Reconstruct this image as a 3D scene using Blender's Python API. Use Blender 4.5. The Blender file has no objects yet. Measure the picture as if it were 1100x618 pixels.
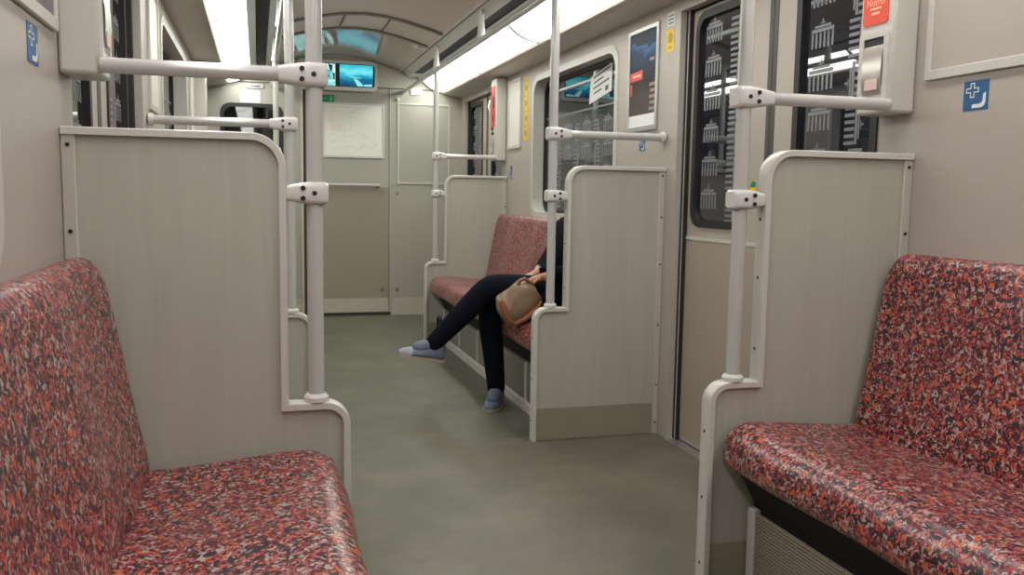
import bpy, bmesh, math, random
from mathutils import Vector, Matrix
random.seed(7)
C = bpy.context.scene.collection
PI = math.pi
# ------------------------------------------------------------------ dimensions (metres): x across the car, y along it, z up
W = 1.17                      # half width between the wall panels
Y1, Y2, Y3, Y4 = 2.275, 3.970, 6.823, 8.454   # dividers and the end wall
YB = -1.0                     # back of the built section
XP = .598                     # grab pole offset
ZS, ZT = .647, 1.321          # divider step and top
ZB, ZC = 1.465, 1.176         # bar and lower clamp heights
XE, XI = .513, .667           # divider step edges

# ------------------------------------------------------------------ materials
MATS = {}
def nodes_of(name):
    m = bpy.data.materials.new(name); m.use_nodes = True
    nt = m.node_tree
    return m, nt, nt.nodes, nt.links, nt.nodes['Principled BSDF']
def srgb(r, g, b):
    f = lambda c: (c/255/12.92) if c/255 <= .04045 else ((c/255+.055)/1.055)**2.4
    return (f(r), f(g), f(b), 1)
def mat(name, col, rough=.5, metal=0., spec=.5, var=0., vscale=6., bump=0., bscale=200., stretch=None, emit=None, estr=0., coat=0., var2=0., v2scale=120.):
    if name in MATS: return MATS[name]
    m, nt, N, L, P = nodes_of(name)
    P.inputs['Roughness'].default_value = rough
    P.inputs['Metallic'].default_value = metal
    P.inputs['Specular IOR Level'].default_value = spec
    P.inputs['Coat Weight'].default_value = coat
    P.inputs['Coat Roughness'].default_value = .08
    tc = N.new('ShaderNodeTexCoord')
    geo = N.new('ShaderNodeNewGeometry')
    mp = N.new('ShaderNodeMapping'); L.new(geo.outputs['Position'], mp.inputs['Vector'])
    if stretch: mp.inputs['Scale'].default_value = stretch
    c = N.new('ShaderNodeRGB'); c.outputs[0].default_value = col
    last = c.outputs[0]
    for amt, sc in ((var, vscale), (var2, v2scale)):
        if amt > 0:
            n = N.new('ShaderNodeTexNoise'); n.inputs['Scale'].default_value = sc; n.inputs['Detail'].default_value = 4
            L.new(mp.outputs[0], n.inputs['Vector'])
            r = N.new('ShaderNodeMapRange'); r.inputs['From Min'].default_value = .3; r.inputs['From Max'].default_value = .7
            r.inputs['To Min'].default_value = 1-amt; r.inputs['To Max'].default_value = 1+amt
            L.new(n.outputs['Fac'], r.inputs['Value'])
            v = N.new('ShaderNodeVectorMath'); v.operation = 'SCALE'
            L.new(last, v.inputs[0]); L.new(r.outputs[0], v.inputs['Scale']); last = v.outputs[0]
    L.new(last, P.inputs['Base Color'])
    if bump > 0:
        n = N.new('ShaderNodeTexNoise'); n.inputs['Scale'].default_value = bscale; n.inputs['Detail'].default_value = 3
        L.new(mp.outputs[0], n.inputs['Vector'])
        b = N.new('ShaderNodeBump'); b.inputs['Strength'].default_value = bump; b.inputs['Distance'].default_value = .002
        L.new(n.outputs['Fac'], b.inputs['Height']); L.new(b.outputs[0], P.inputs['Normal'])
    if emit:
        P.inputs['Emission Color'].default_value = emit; P.inputs['Emission Strength'].default_value = estr
    MATS[name] = m
    return m

WALL   = mat('wall_laminate', srgb(181, 173, 165), .42, var=.025, vscale=3, var2=.03, v2scale=160)
ENDW   = mat('end_wall_laminate', srgb(170, 167, 156), .45, var=.02, vscale=2, var2=.02, v2scale=160)
ENDLOW = mat('end_door_lower_laminate', srgb(158, 148, 132), .45, var=.03, vscale=2, var2=.02, v2scale=160)
KICK   = mat('kick_plate_metal', srgb(190, 186, 174), .4, var=.08, vscale=9, stretch=(1,1,6))
DOORM  = mat('door_paint', srgb(176, 168, 157), .32, var=.02, vscale=2)
FRAME  = mat('frame_paint', srgb(200, 197, 190), .33, var=.015, vscale=8)
WHITEP = mat('white_paint', srgb(210, 209, 205), .3)
POLE   = mat('pole_paint', srgb(188, 188, 184), .2, spec=.6, coat=.4)
ALU    = mat('brushed_aluminium', srgb(196, 194, 192), .3, metal=.8)
STEEL  = mat('brushed_steel', srgb(206, 198, 192), .28, metal=.7)
RUBBER = mat('black_rubber', srgb(34, 32, 33), .5)
BLACK  = mat('black_plastic', srgb(22, 22, 24), .4)
SCREW  = mat('dark_screw', srgb(52, 50, 50), .4, metal=.6)
SCREWL = mat('zinc_screw', srgb(150, 146, 140), .35, metal=.8)
CEILG  = mat('ceiling_panel_glossy', srgb(190, 180, 170), .10, spec=.4)
CEIL   = mat('ceiling_panel', srgb(200, 187, 178), .36, spec=.5, var=.02, vscale=3)
COVE   = mat('cove_panel', srgb(208, 202, 194), .4)
DUCT   = mat('duct_panel', srgb(182, 181, 175), .35)
GROOVE = mat('dark_groove', srgb(84, 78, 70), .6)
JOINT  = mat('ceiling_joint', srgb(120, 110, 102), .6)
GRILLE = mat('grille_dark', srgb(46, 45, 48), .55)
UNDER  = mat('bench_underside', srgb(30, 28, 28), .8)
BASEM  = mat('bench_base', srgb(120, 120, 108), .5, var=.04, vscale=5)
HEAT   = mat('heater_grille', srgb(150, 140, 126), .5)
STICKB = mat('sticker_blue', srgb(28, 92, 142), .45)
STICKY = mat('sticker_yellow', srgb(224, 186, 40), .5)
STICKO = mat('sticker_orange', srgb(228, 78, 48), .4)
STICKR = mat('sticker_red', srgb(206, 58, 58), .4)
SGREEN = mat('sign_green', srgb(24, 120, 84), .45)
PAPER  = mat('paper', srgb(226, 226, 224), .7)
INK    = mat('ink_grey', srgb(98, 98, 106), .7)
INKB   = mat('ink_black', srgb(40, 38, 36), .6)
WHITE  = mat('print_white', srgb(236, 236, 236), .5)
OPALE  = mat('print_pale_orange', srgb(250, 190, 165), .5)
PINKP  = mat('print_pink', srgb(226, 200, 190), .6)
MAPW   = mat('map_paper', srgb(232, 230, 222), .35, var=.02, vscale=5)
MAPLN  = mat('map_print', srgb(220, 217, 209), .45)
MAPPK  = mat('map_print_pink', srgb(228, 219, 210), .45)
GATE   = mat('window_film_print', srgb(122, 124, 129), .3)
ICON   = mat('icon_white', srgb(226, 230, 232), .5)

def glass_mat():
    m, nt, N, L, P = nodes_of('dark_tunnel_glass')
    P.inputs['Base Color'].default_value = srgb(30, 32, 40)
    P.inputs['Coat Weight'].default_value = .7; P.inputs['Coat Roughness'].default_value = .02
    P.inputs['Roughness'].default_value = .02
    P.inputs['Specular IOR Level'].default_value = .7
    P.inputs['IOR'].default_value = 1.52
    return m
GLASS = glass_mat()
def clear_mat():
    m, nt, N, L, P = nodes_of('cab_window_glass')
    t = N.new('ShaderNodeBsdfTransparent'); t.inputs[0].default_value = (.8, .82, .8, 1)
    g = N.new('ShaderNodeBsdfGlossy'); g.inputs['Roughness'].default_value = .02
    f = N.new('ShaderNodeFresnel'); f.inputs[0].default_value = 1.5
    x = N.new('ShaderNodeMixShader'); L.new(f.outputs[0], x.inputs[0]); L.new(t.outputs[0], x.inputs[1]); L.new(g.outputs[0], x.inputs[2])
    L.new(x.outputs[0], N['Material Output'].inputs['Surface'])
    return m
CLEAR = clear_mat()
FILMG = mat('grey_window_film', srgb(62, 64, 64), .06, spec=.6)

def ramp(N, stops, interp='CONSTANT'):
    r = N.new('ShaderNodeValToRGB'); cr = r.color_ramp; cr.interpolation = interp
    while len(cr.elements) > 1: cr.elements.remove(cr.elements[-1])
    cr.elements[0].position = stops[0][0]; cr.elements[0].color = stops[0][1]
    for p, c in stops[1:]:
        e = cr.elements.new(p); e.color = c
    return r
def seat_mat(name):
    """dark ground covered with short curled strokes in reds, pale pink and orange"""
    m, nt, N, L, P = nodes_of(name)
    geo = N.new('ShaderNodeNewGeometry')
    last = None
    nb = N.new('ShaderNodeTexNoise'); nb.inputs['Scale'].default_value = 60; L.new(geo.outputs['Position'], nb.inputs['Vector'])
    rb = ramp(N, [(0, srgb(40, 28, 32)), (.53, srgb(32, 36, 60))]); L.new(nb.outputs['Fac'], rb.inputs['Fac']); last = rb.outputs['Color']
    for k, (col, sc, cen, wid) in enumerate(((srgb(88, 26, 36), 66, .75, .20), (srgb(150, 48, 50), 70, .75, .168), (srgb(162, 92, 90), 76, .75, .142), (srgb(200, 94, 58), 64, .75, .092), (srgb(172, 156, 150), 78, .75, .110))):
        mp = N.new('ShaderNodeMapping'); mp.inputs['Location'].default_value = (3.1*k+.7, 1.7*k, 5.3*k); mp.inputs['Rotation'].default_value = (.4*k, .7*k, .3*k); L.new(geo.outputs['Position'], mp.inputs[0])
        n = N.new('ShaderNodeTexNoise'); n.inputs['Scale'].default_value = sc; n.inputs['Detail'].default_value = .3; n.inputs['Distortion'].default_value = 1.1; L.new(mp.outputs[0], n.inputs['Vector'])
        c = N.new('ShaderNodeMath'); c.operation = 'COMPARE'; c.inputs[1].default_value = cen; c.inputs[2].default_value = wid; L.new(n.outputs['Fac'], c.inputs[0])
        x = N.new('ShaderNodeMix'); x.data_type = 'RGBA'; L.new(c.outputs[0], x.inputs[0]); L.new(last, x.inputs[6]); x.inputs[7].default_value = col; last = x.outputs[2]
    L.new(last, P.inputs['Base Color'])
    P.inputs['Roughness'].default_value = .36
    P.inputs['Coat Weight'].default_value = .25; P.inputs['Coat Roughness'].default_value = .3
    P.inputs['Specular IOR Level'].default_value = .6
    n2 = N.new('ShaderNodeTexNoise'); n2.inputs['Scale'].default_value = 420; L.new(geo.outputs['Position'], n2.inputs['Vector'])
    b = N.new('ShaderNodeBump'); b.inputs['Strength'].default_value = .3; b.inputs['Distance'].default_value = .001
    L.new(n2.outputs['Fac'], b.inputs['Height']); L.new(b.outputs[0], P.inputs['Normal'])
    return m
SEAT = seat_mat('worm_pattern_seat_fabric')
def wood_mat():
    m, nt, N, L, P = nodes_of('pale_wood_laminate')
    geo = N.new('ShaderNodeNewGeometry')
    mp = N.new('ShaderNodeMapping'); mp.inputs['Scale'].default_value = (60, 60, 2.2)
    L.new(geo.outputs['Position'], mp.inputs['Vector'])
    n = N.new('ShaderNodeTexNoise'); n.inputs['Scale'].default_value = 1; n.inputs['Detail'].default_value = 6; n.inputs['Distortion'].default_value = .8
    L.new(mp.outputs[0], n.inputs['Vector'])
    mp2 = N.new('ShaderNodeMapping'); mp2.inputs['Scale'].default_value = (5, 5, .8)
    L.new(geo.outputs['Position'], mp2.inputs['Vector'])
    w = N.new('ShaderNodeTexWave'); w.wave_type = 'RINGS'; w.inputs['Scale'].default_value = 2.2; w.inputs['Distortion'].default_value = 5; w.inputs['Detail'].default_value = 3
    L.new(mp2.outputs[0], w.inputs['Vector'])
    mx = N.new('ShaderNodeMath'); mx.operation = 'MULTIPLY_ADD'; mx.inputs[1].default_value = .3
    L.new(w.outputs['Fac'], mx.inputs[0]); L.new(n.outputs['Fac'], mx.inputs[2])
    r = ramp(N, [(.3, srgb(170, 168, 157)), (.95, srgb(179, 177, 167))], 'LINEAR')
    L.new(mx.outputs[0], r.inputs['Fac']); L.new(r.outputs['Color'], P.inputs['Base Color'])
    P.inputs['Roughness'].default_value = .45
    return m
WOOD = wood_mat()
def floor_mat():
    m, nt, N, L, P = nodes_of('grey_green_linoleum')
    geo = N.new('ShaderNodeNewGeometry')
    n = N.new('ShaderNodeTexNoise'); n.inputs['Scale'].default_value = 2.6; n.inputs['Detail'].default_value = 7; n.inputs['Roughness'].default_value = .65
    L.new(geo.outputs['Position'], n.inputs['Vector'])
    n2 = N.new('ShaderNodeTexNoise'); n2.inputs['Scale'].default_value = 180; L.new(geo.outputs['Position'], n2.inputs['Vector'])
    mx = N.new('ShaderNodeMath'); mx.operation = 'MULTIPLY_ADD'; mx.inputs[1].default_value = .25
    L.new(n2.outputs['Fac'], mx.inputs[0]); L.new(n.outputs['Fac'], mx.inputs[2])
    r = ramp(N, [(.38, srgb(87, 86, 74)), (.62, srgb(101, 99, 86)), (.85, srgb(116, 114, 101))], 'LINEAR')
    L.new(mx.outputs[0], r.inputs['Fac']); L.new(r.outputs['Color'], P.inputs['Base Color'])
    P.inputs['Roughness'].default_value = .5
    return m
FLOOR = floor_mat()
LINO = mat('speckled_lino', srgb(142, 140, 122), .6, var=.05, vscale=6, var2=.12, v2scale=220)
def lamp_mat(name, col, s):
    return mat(name, (.9, .9, .9, 1), .4, emit=col, estr=s)
LAMP_NEAR = lamp_mat('lamp_warm', (1, .975, .935, 1), 11.5)
LAMP_FAR = lamp_mat('lamp_neutral', (.975, 1, .915, 1), 11.2)

# ------------------------------------------------------------------ mesh collector
class MB:
    def __init__(s): s.b = bmesh.new()
    def face(s, pts, mi=0):
        f = s.b.faces.new([s.b.verts.new(p) for p in pts]); f.material_index = mi; return f
    def box(s, lo, hi, mi=0, M=None):
        x0, y0, z0 = [min(a, b) for a, b in zip(lo, hi)]; x1, y1, z1 = [max(a, b) for a, b in zip(lo, hi)]
        v = [(x, y, z) for x in (x0, x1) for y in (y0, y1) for z in (z0, z1)]
        if M: v = [M @ Vector(p) for p in v]
        v = [s.b.verts.new(p) for p in v]
        for f in ((0,1,3,2), (4,6,7,5), (0,4,5,1), (2,3,7,6), (0,2,6,4), (1,5,7,3)):
            g = s.b.faces.new([v[i] for i in f]); g.material_index = mi
        return s
    def prism(s, pts, d, mi=0):
        """closed outline pts (3D) pushed along vector d"""
        d = Vector(d); a = [s.b.verts.new(p) for p in pts]; c = [s.b.verts.new(Vector(p)+d) for p in pts]
        n = len(a)
        s.b.faces.new(a).material_index = mi; s.b.faces.new(c[::-1]).material_index = mi
        for i in range(n): s.b.faces.new((a[i], c[i], c[(i+1) % n], a[(i+1) % n])).material_index = mi
        return s
    def loft(s, rings, mi=0, caps=True, closed=True):
        R = [[s.b.verts.new(p) for p in r] for r in rings]; n = len(R[0])
        for i in range(len(R)-1):
            for j in range(n if closed else n-1):
                k = (j+1) % n
                s.b.faces.new((R[i][j], R[i][k], R[i+1][k], R[i+1][j])).material_index = mi
        if caps and closed:
            s.b.faces.new(R[0][::-1]).material_index = mi; s.b.faces.new(R[-1]).material_index = mi
        return s
    def tube(s, pts, r, seg=16, mi=0, caps=True):
        pts = [Vector(p) for p in pts]; rr = r if isinstance(r, (list, tuple)) else [r]*len(pts)
        rings = []; up = None
        for i, p in enumerate(pts):
            t = (pts[min(i+1, len(pts)-1)] - pts[max(i-1, 0)]).normalized()
            if up is None:
                up = Vector((0, 0, 1)) if abs(t.z) < .9 else Vector((0, 1, 0))
            a = t.cross(up).normalized(); bb = a.cross(t).normalized(); up = bb
            rings.append([p + (a*math.cos(q*2*PI/seg) + bb*math.sin(q*2*PI/seg))*rr[i] for q in range(seg)])
        return s.loft(rings, mi, caps)
    def ball(s, c, r, seg=12, mi=0, sc=(1, 1, 1)):
        rings = []
        c = Vector(c)
        for i in range(1, seg//2):
            a = PI*i/(seg//2)
            rings.append([c + Vector((r*sc[0]*math.sin(a)*math.cos(2*PI*j/seg), r*sc[1]*math.sin(a)*math.sin(2*PI*j/seg), r*sc[2]*math.cos(a))) for j in range(seg)])
        return s.loft(rings, mi)
    def ring(s, outer, inner, d, mi=0):
        """frame between two outlines with the same count, pushed along d"""
        d = Vector(d); n = len(outer)
        o = [s.b.verts.new(p) for p in outer]; i_ = [s.b.verts.new(p) for p in inner]
        o2 = [s.b.verts.new(Vector(p)+d) for p in outer]; i2 = [s.b.verts.new(Vector(p)+d) for p in inner]
        for k in range(n):
            q = (k+1) % n
            for f in ((o[k], o[q], i_[q], i_[k]), (o2[k], i2[k], i2[q], o2[q]), (o[k], o2[k], o2[q], o[q]), (i_[k], i_[q], i2[q], i2[k])):
                s.b.faces.new(f).material_index = mi
        return s
    def build(s, name, m, parent=None, bevel=0, smooth=False, seg=2, subsurf=0):
        bmesh.ops.recalc_face_normals(s.b, faces=s.b.faces)
        me = bpy.data.meshes.new(name)
        off = Vector((0, 0, 0))
        if parent is not None:
            q = parent
            while q is not None: off += q.location; q = q.parent
        for v in s.b.verts: v.co -= off
        s.b.to_mesh(me); s.b.free()
        for mm in (m if isinstance(m, (list, tuple)) else [m]): me.materials.append(mm)
        o = bpy.data.objects.new(name, me); C.objects.link(o)
        if parent is not None: o.parent = parent
        if smooth:
            for p in me.polygons: p.use_smooth = True
            try: me.set_sharp_from_angle(angle=math.radians(40))
            except Exception: pass
        if bevel:
            b = o.modifiers.new('bevel', 'BEVEL'); b.width = bevel; b.segments = seg; b.limit_method = 'ANGLE'; b.angle_limit = math.radians(50); b.harden_normals = False
            for p in me.polygons: p.use_smooth = True
            try: me.set_sharp_from_angle(angle=math.radians(60))
            except Exception: pass
        if subsurf:
            u = o.modifiers.new('sub', 'SUBSURF'); u.levels = u.render_levels = subsurf
        return o
def thing(name, label, cat, loc=(0, 0, 0), group=None):
    o = bpy.data.objects.new(name, None); C.objects.link(o); o.location = loc; o.empty_display_size = .05
    o['label'] = label; o['category'] = cat
    if group: o['group'] = group
    return o
def tag(o, label, cat, group=None):
    o['label'] = label; o['category'] = cat
    if group: o['group'] = group
    return o
def struct(o, label=None):
    o['kind'] = 'structure'
    if label: o['label'] = label
    return o
def lab(o, label): o['label'] = label; return o

def rrect(a0, a1, b0, b1, r, seg=6):
    """rounded rectangle outline as (a,b) pairs"""
    out = []
    for (ca, cb, s) in ((a1-r, b1-r, 0), (a0+r, b1-r, 1), (a0+r, b0+r, 2), (a1-r, b0+r, 3)):
        for k in range(seg+1):
            t = (s + k/seg)*PI/2
            out.append((ca + r*math.cos(t), cb + r*math.sin(t)))
    return out
def yz(x, pts): return [(x, p[0], p[1]) for p in pts]
def xz(y, pts): return [(p[0], y, p[1]) for p in pts]

def text_into(mb, txt, size, place, mi):
    """set lettering into a collector; place maps (u,v) to a point"""
    cu = bpy.data.curves.new('t', 'FONT'); cu.body = txt; cu.size = size; cu.align_x = 'CENTER'; cu.align_y = 'CENTER'
    ob = bpy.data.objects.new('t', cu); C.objects.link(ob)
    dg = bpy.context.evaluated_depsgraph_get(); dg.update()
    me = bpy.data.meshes.new_from_object(ob.evaluated_get(dg))
    vs = [mb.b.verts.new(place(v.co.x, v.co.y)) for v in me.vertices]
    for p in me.polygons:
        try: mb.b.faces.new([vs[i] for i in p.vertices]).material_index = mi
        except ValueError: pass
    bpy.data.objects.remove(ob); bpy.data.curves.remove(cu); bpy.data.meshes.remove(me)

# ------------------------------------------------------------------ room shell
f = MB(); f.box((-1.34, YB-.1, -.05), (1.34, Y4+.1, 0)); struct(f.build('floor', FLOOR), 'grey green linoleum floor of the carriage')

DOORS = [(2.42, 3.845), (6.965, 8.33)]        # side door openings
WINS = [(.13, 1.705), (4.60, 6.12)]            # bay windows
WZ = (1.045, 1.985)
ZW = 2.097
def side_wall(s, name):
    mb = MB(); cuts = sorted({YB, Y4} | {a for d in DOORS for a in d} | {a for d in WINS for a in d})
    x0, x1 = s*W, s*(W+.14)
    for a, b in zip(cuts[:-1], cuts[1:]):
        mid = (a+b)/2
        if any(d[0] < mid < d[1] for d in DOORS): mb.box((x0, a, 2.04), (x1, b, 2.16))
        elif any(d[0] < mid < d[1] for d in WINS):
            mb.box((x0, a, 0), (x1, b, WZ[0])); mb.box((x0, a, WZ[1]), (x1, b, 2.16))
        else: mb.box((x0, a, 0), (x1, b, 2.16))
    return struct(mb.build(name, WALL), 'beige laminate side wall')
side_wall(1, 'wall_right'); side_wall(-1, 'wall_left')
b = MB(); b.box((-1.31, YB-.1, 0), (1.31, YB, 2.5)); struct(b.build('wall_back_added', ENDW))  # unseen closing wall added to reflect light; the carriage really continues here

# vault
prof = [(-.566, 2.325), (-.45, 2.36), (-.30, 2.398), (-.15, 2.425), (0, 2.434), (.15, 2.425), (.30, 2.398), (.45, 2.36), (.566, 2.325)]
fine = []
for i in range(len(prof)-1):
    for k in range(4):
        t = k/4; fine.append((prof[i][0]*(1-t)+prof[i+1][0]*t, prof[i][1]*(1-t)+prof[i+1][1]*t))
fine.append(prof[-1])
def vault(y0, y1, z=0., th=.02):
    mb = MB()
    mb.loft([[(x, y, zz+z) for x, zz in fine] + [(x, y, zz+z+th) for x, zz in fine[::-1]] for y in (y0, y1)])
    return mb
seams = [YB, .70, 3.4, 6.44, 7.02, 8.452]
ce = None
mb = MB()
for a, b_ in zip(seams[:-1], seams[1:]):
    mb.loft([[(x, y, zz) for x, zz in fine] + [(x, y, zz+.02) for x, zz in fine[::-1]] for y in (a+.011, b_-.011)], 1 if b_ > 8 else 0)
ceil = struct(mb.build('ceiling', [CEIL, CEILG], smooth=True), 'vaulted glossy grey ceiling panels')
g = vault(YB, Y4-.002, .004, .03).build('panel_joint', GROOVE, ceil, smooth=True)
for y in seams[1:-1]:
    vault(y-.030, y+.030, -.011, .03).build('panel_joint', JOINT, ceil, smooth=True)
# longitudinal joints in the far two panels
for x in (-.12, .20):
    z = 2.434 - .34*x*x
    l = MB(); l.box((x-.008, 6.46, z-.008), (x+.008, 7.0, z+.002)); l.build('panel_joint', JOINT, ceil)

# edge profiles and ducts on each side
n = 1
for s in (1, -1):
    def strip(name, pts, m, y0=YB, y1=Y4, th=.012):
        P2 = [(s*p[0], p[1]) for p in pts]
        mb = MB()
        out = []
        for i in range(len(P2)):
            a = Vector((P2[max(i-1, 0)][0], P2[max(i-1, 0)][1])); c = Vector((P2[min(i+1, len(P2)-1)][0], P2[min(i+1, len(P2)-1)][1]))
            t = (c-a).normalized(); nn = Vector((-t.y, t.x))*s
            if nn.y < 0: nn = -nn
            out.append((P2[i][0]+nn.x*th, P2[i][1]+nn.y*th))
        ring = P2 + out[::-1]
        mb.loft([[(x, y, z) for x, z in ring] for y in (y0, y1)])
        return mb.build(name, m)
    struct(strip('trim_%d' % n, [(1.172, 2.094), (1.16, 2.096), (1.02, 2.112), (.985, 2.122), (.972, 2.140)], COVE), 'pale cove panel below the lamp band'); n += 1
    struct(strip('trim_%d' % n, [(.787, 2.225), (.780, 2.222), (.735, 2.252), (.730, 2.268)], DUCT), 'grey profile along the lamp band'); n += 1
    struct(strip('trim_%d' % n, [(.655, 2.275), (.648, 2.262), (.600, 2.305), (.592, 2.312)], DUCT), 'pale duct panel beside the ceiling'); n += 1
    struct(strip('trim_%d' % n, [(.592, 2.318), (.575, 2.312), (.560, 2.322)], CEIL), 'ceiling edge profile'); n += 1
    # dark ventilation slot
    t = thing('ventilation_grille', 'long dark ventilation grille above the %s' % ('bench with the seated person' if s > 0 else 'wall opposite the seated person'), 'vent', (s*.69, 3, 2.262), 'ventilation grilles along the ceiling')
    mb = MB(); mb.box((s*.735, YB, 2.282), (s*.645, Y4-.3, 2.290)); mb.build('backing', GRILLE, t)
    mb = MB()
    for k in range(7):
        x = .655 + k*.0125
        mb.box((s*x, YB, 2.262), (s*(x+.005), Y4-.3, 2.282))
    mb.build('slat', GRILLE, t)
    mb = MB(); mb.box((s*.737, Y4-.30, 2.262), (s*.643, Y4, 2.285)); mb.build('end_cap', DUCT, t)
    # lamp modules
    ys = [8.432, 6.975, 5.445, 3.90, 2.35, .80, YB+.02]
    places = ['at the end wall', 'second from the end wall', 'third from the end wall', 'fourth from the end wall', 'fifth from the end wall', 'sixth from the end wall']
    side = 'over the seated person' if s > 0 else 'opposite the seated person'
    for k in range(6):
        a, c = ys[k+1]+.021, ys[k]-.021
        t = thing('strip_light', 'lit white strip light of the row %s, %s' % (side, places[k]), 'light', (s*.875, (a+c)/2, 2.2), 'strip light panels along the ceiling')
        lo, hi = Vector((s*.968, 0, 2.136)), Vector((s*.785, 0, 2.227))
        nrm = Vector((s*.093, 0, .183)).normalized()
        mb = MB(); pts = [lo.lerp(hi, q/8)-nrm*.020*(1-(2*q/8-1)**2) for q in range(9)] + [hi+nrm*.012, lo+nrm*.012]
        mb.loft([[(p.x, y, p.z) for p in pts] for y in (a, c)])
        mb.build('diffuser', LAMP_NEAR if k >= 3 else LAMP_FAR, t)
        mb = MB(); pts = [lo.lerp(hi, q/8)-nrm*(.020*(1-(2*q/8-1)**2)+.001) for q in range(9)] + [hi+nrm*.012, lo+nrm*.012]
        mb.loft([[(p.x, y, p.z) for p in pts] for y in (c-.002, c+.040)])
        mb.build('joint_strip', mat('lamp_joint', srgb(176, 174, 168), .5), t)
        mb = MB(); pts = [lo+nrm*.013, hi+nrm*.013, hi+nrm*.05, lo+nrm*.05]
        mb.loft([[(p.x, y, p.z) for p in pts] for y in (a-.020, c+.020)])
        mb.build('housing', DUCT, t)
    # roof lid closing the space above the side fittings
    mb = MB(); mb.box((s*.55, YB, 2.47), (s*1.34, Y4, 2.5)); mb.box((s*1.16, YB, 2.11), (s*1.34, Y4, 2.47))
    struct(mb.build('trim_%d' % n, DUCT)); n += 1

# ------------------------------------------------------------------ end wall with cab door and cab window
def end_wall():
    y0, y1 = Y4, Y4+.06
    wx = (-1.03, -.52); wz = (1.20, 1.94)
    mb = MB()
    for (a, c, z0, z1) in ((-1.31, wx[0], 0, 2.15), (wx[1], -.325, 0, 2.15), (wx[0], wx[1], 0, wz[0]), (wx[0], wx[1], wz[1], 2.15), (.485, 1.31, 0, 2.15)):
        mb.box((a, y0, z0), (c, y1, z1))
    w = struct(mb.build('wall_front', ENDW), 'beige end wall of the carriage')
    mb = MB(); mb.box((-1.31, y0-.004, 2.155), (1.31, y1, 2.5)); mb.build('header_panel', ENDW, w)
    # corner fillets and rim of the cab window
    mb = MB(); o = rrect(wx[0]-.02, wx[1]+.02, wz[0]-.02, wz[1]+.02, .09); i = rrect(wx[0]+.012, wx[1]-.012, wz[0]+.012, wz[1]-.012, .085)
    mb.ring(xz(y0-.008, o), xz(y0-.008, i), (0, .03, 0))
    win = struct(mb.build('window_3', RUBBER, smooth=True), 'dark cab window with rounded corners in the end wall')
    mb = MB(); mb.box((wx[0], y0+.012, wz[0]), (wx[1], y0+.018, wz[1])); mb.build('pane', CLEAR, win)
    mb = MB()
    mb.box((wx[0]-.1, y0+.62, .6), (wx[1]+.1, y0+.66, 2.2)); mb.box((wx[0]-.12, y0+.06, .6), (wx[0]-.1, y0+.66, 2.2)); mb.box((wx[1]+.1, y0+.06, .6), (wx[1]+.12, y0+.66, 2.2)); mb.box((wx[0]-.12, y0+.06, 2.2), (wx[1]+.12, y0+.66, 2.22)); mb.box((wx[0]-.12, y0+.06, .58), (wx[1]+.12, y0+.66, .6))
    mb.build('cab_lining', BLACK, win)
    # thin posts on the left panel
    mb = MB(); mb.box((-.345, y0-.012, .03), (-.327, y0, 2.15)); mb.build('door_post', FRAME, w)
    mb = MB(); mb.box((.472, y0-.006, .03), (.482, y0+.002, 2.15)); mb.build('door_post', FRAME, w)
    mb = MB(); mb.box((.49, y0-.004, .0), (1.17, y0, .17)); mb.build('kick_plate', KICK, w)
    mb = MB(); mb.box((-1.17, y0-.004, .0), (-.345, y0, .17)); mb.build('kick_plate', KICK, w)
    mb = MB(); mb.box((-1.31, y0-.007, 2.145), (1.31, y0-.0045, 2.155)); mb.build('header_seam', GROOVE, w)
    for (x, z) in ((.545, 1.17), (.545, .25), (.99, .25)):
        mb = MB(); mb.tube([(x, y0-.007, z), (x, y0+.001, z)], .015); mb.build('panel_stud', SCREWL, w)
    # cab door
    mb = MB(); mb.box((-.30, y0+.004, .03), (.467, y0+.05, 2.15))
    d = struct(mb.build('door_3', ENDW), 'beige cab door in the end wall')
    mb = MB(); mb.box((-.298, y0, .175), (.462, y0+.004, 1.225)); mb.build('lower_panel', ENDLOW, d)
    mb = MB(); mb.box((-.298, y0-.002, .035), (.462, y0+.004, .17)); mb.build('kick_plate', KICK, d)
    mb = MB(); mb.box((-.325, y0+.02, .0), (-.30, y0+.05, 2.15)); mb.box((.467, y0+.02, 0), (.485, y0+.05, 2.15)); mb.box((-.3, y0+.02, 0), (.467, y0+.05, .03)); mb.build('door_gap', GROOVE, d)
    mb = MB(); mb.box((-.30, y0-.004, .03), (-.285, y0+.004, 2.15)); mb.build('edge_strip', FRAME, d)
    mb = MB(); mb.tube([(-.2, y0-.055, 1.243), (.372, y0-.055, 1.243)], .014); h = mb.build('handle', POLE, d, smooth=True)
    for x in (-.19, .36):
        mb = MB(); mb.tube([(x, y0-.055, 1.243), (x, y0+.004, 1.23)], .016); mb.build('handle_foot', POLE, h, smooth=True)
    for z in (1.17, .25):
        mb = MB(); mb.tube([(.40, y0-.006, z), (.40, y0+.005, z)], .015); mb.build('door_stud', SCREWL, d)
end_wall()
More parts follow.
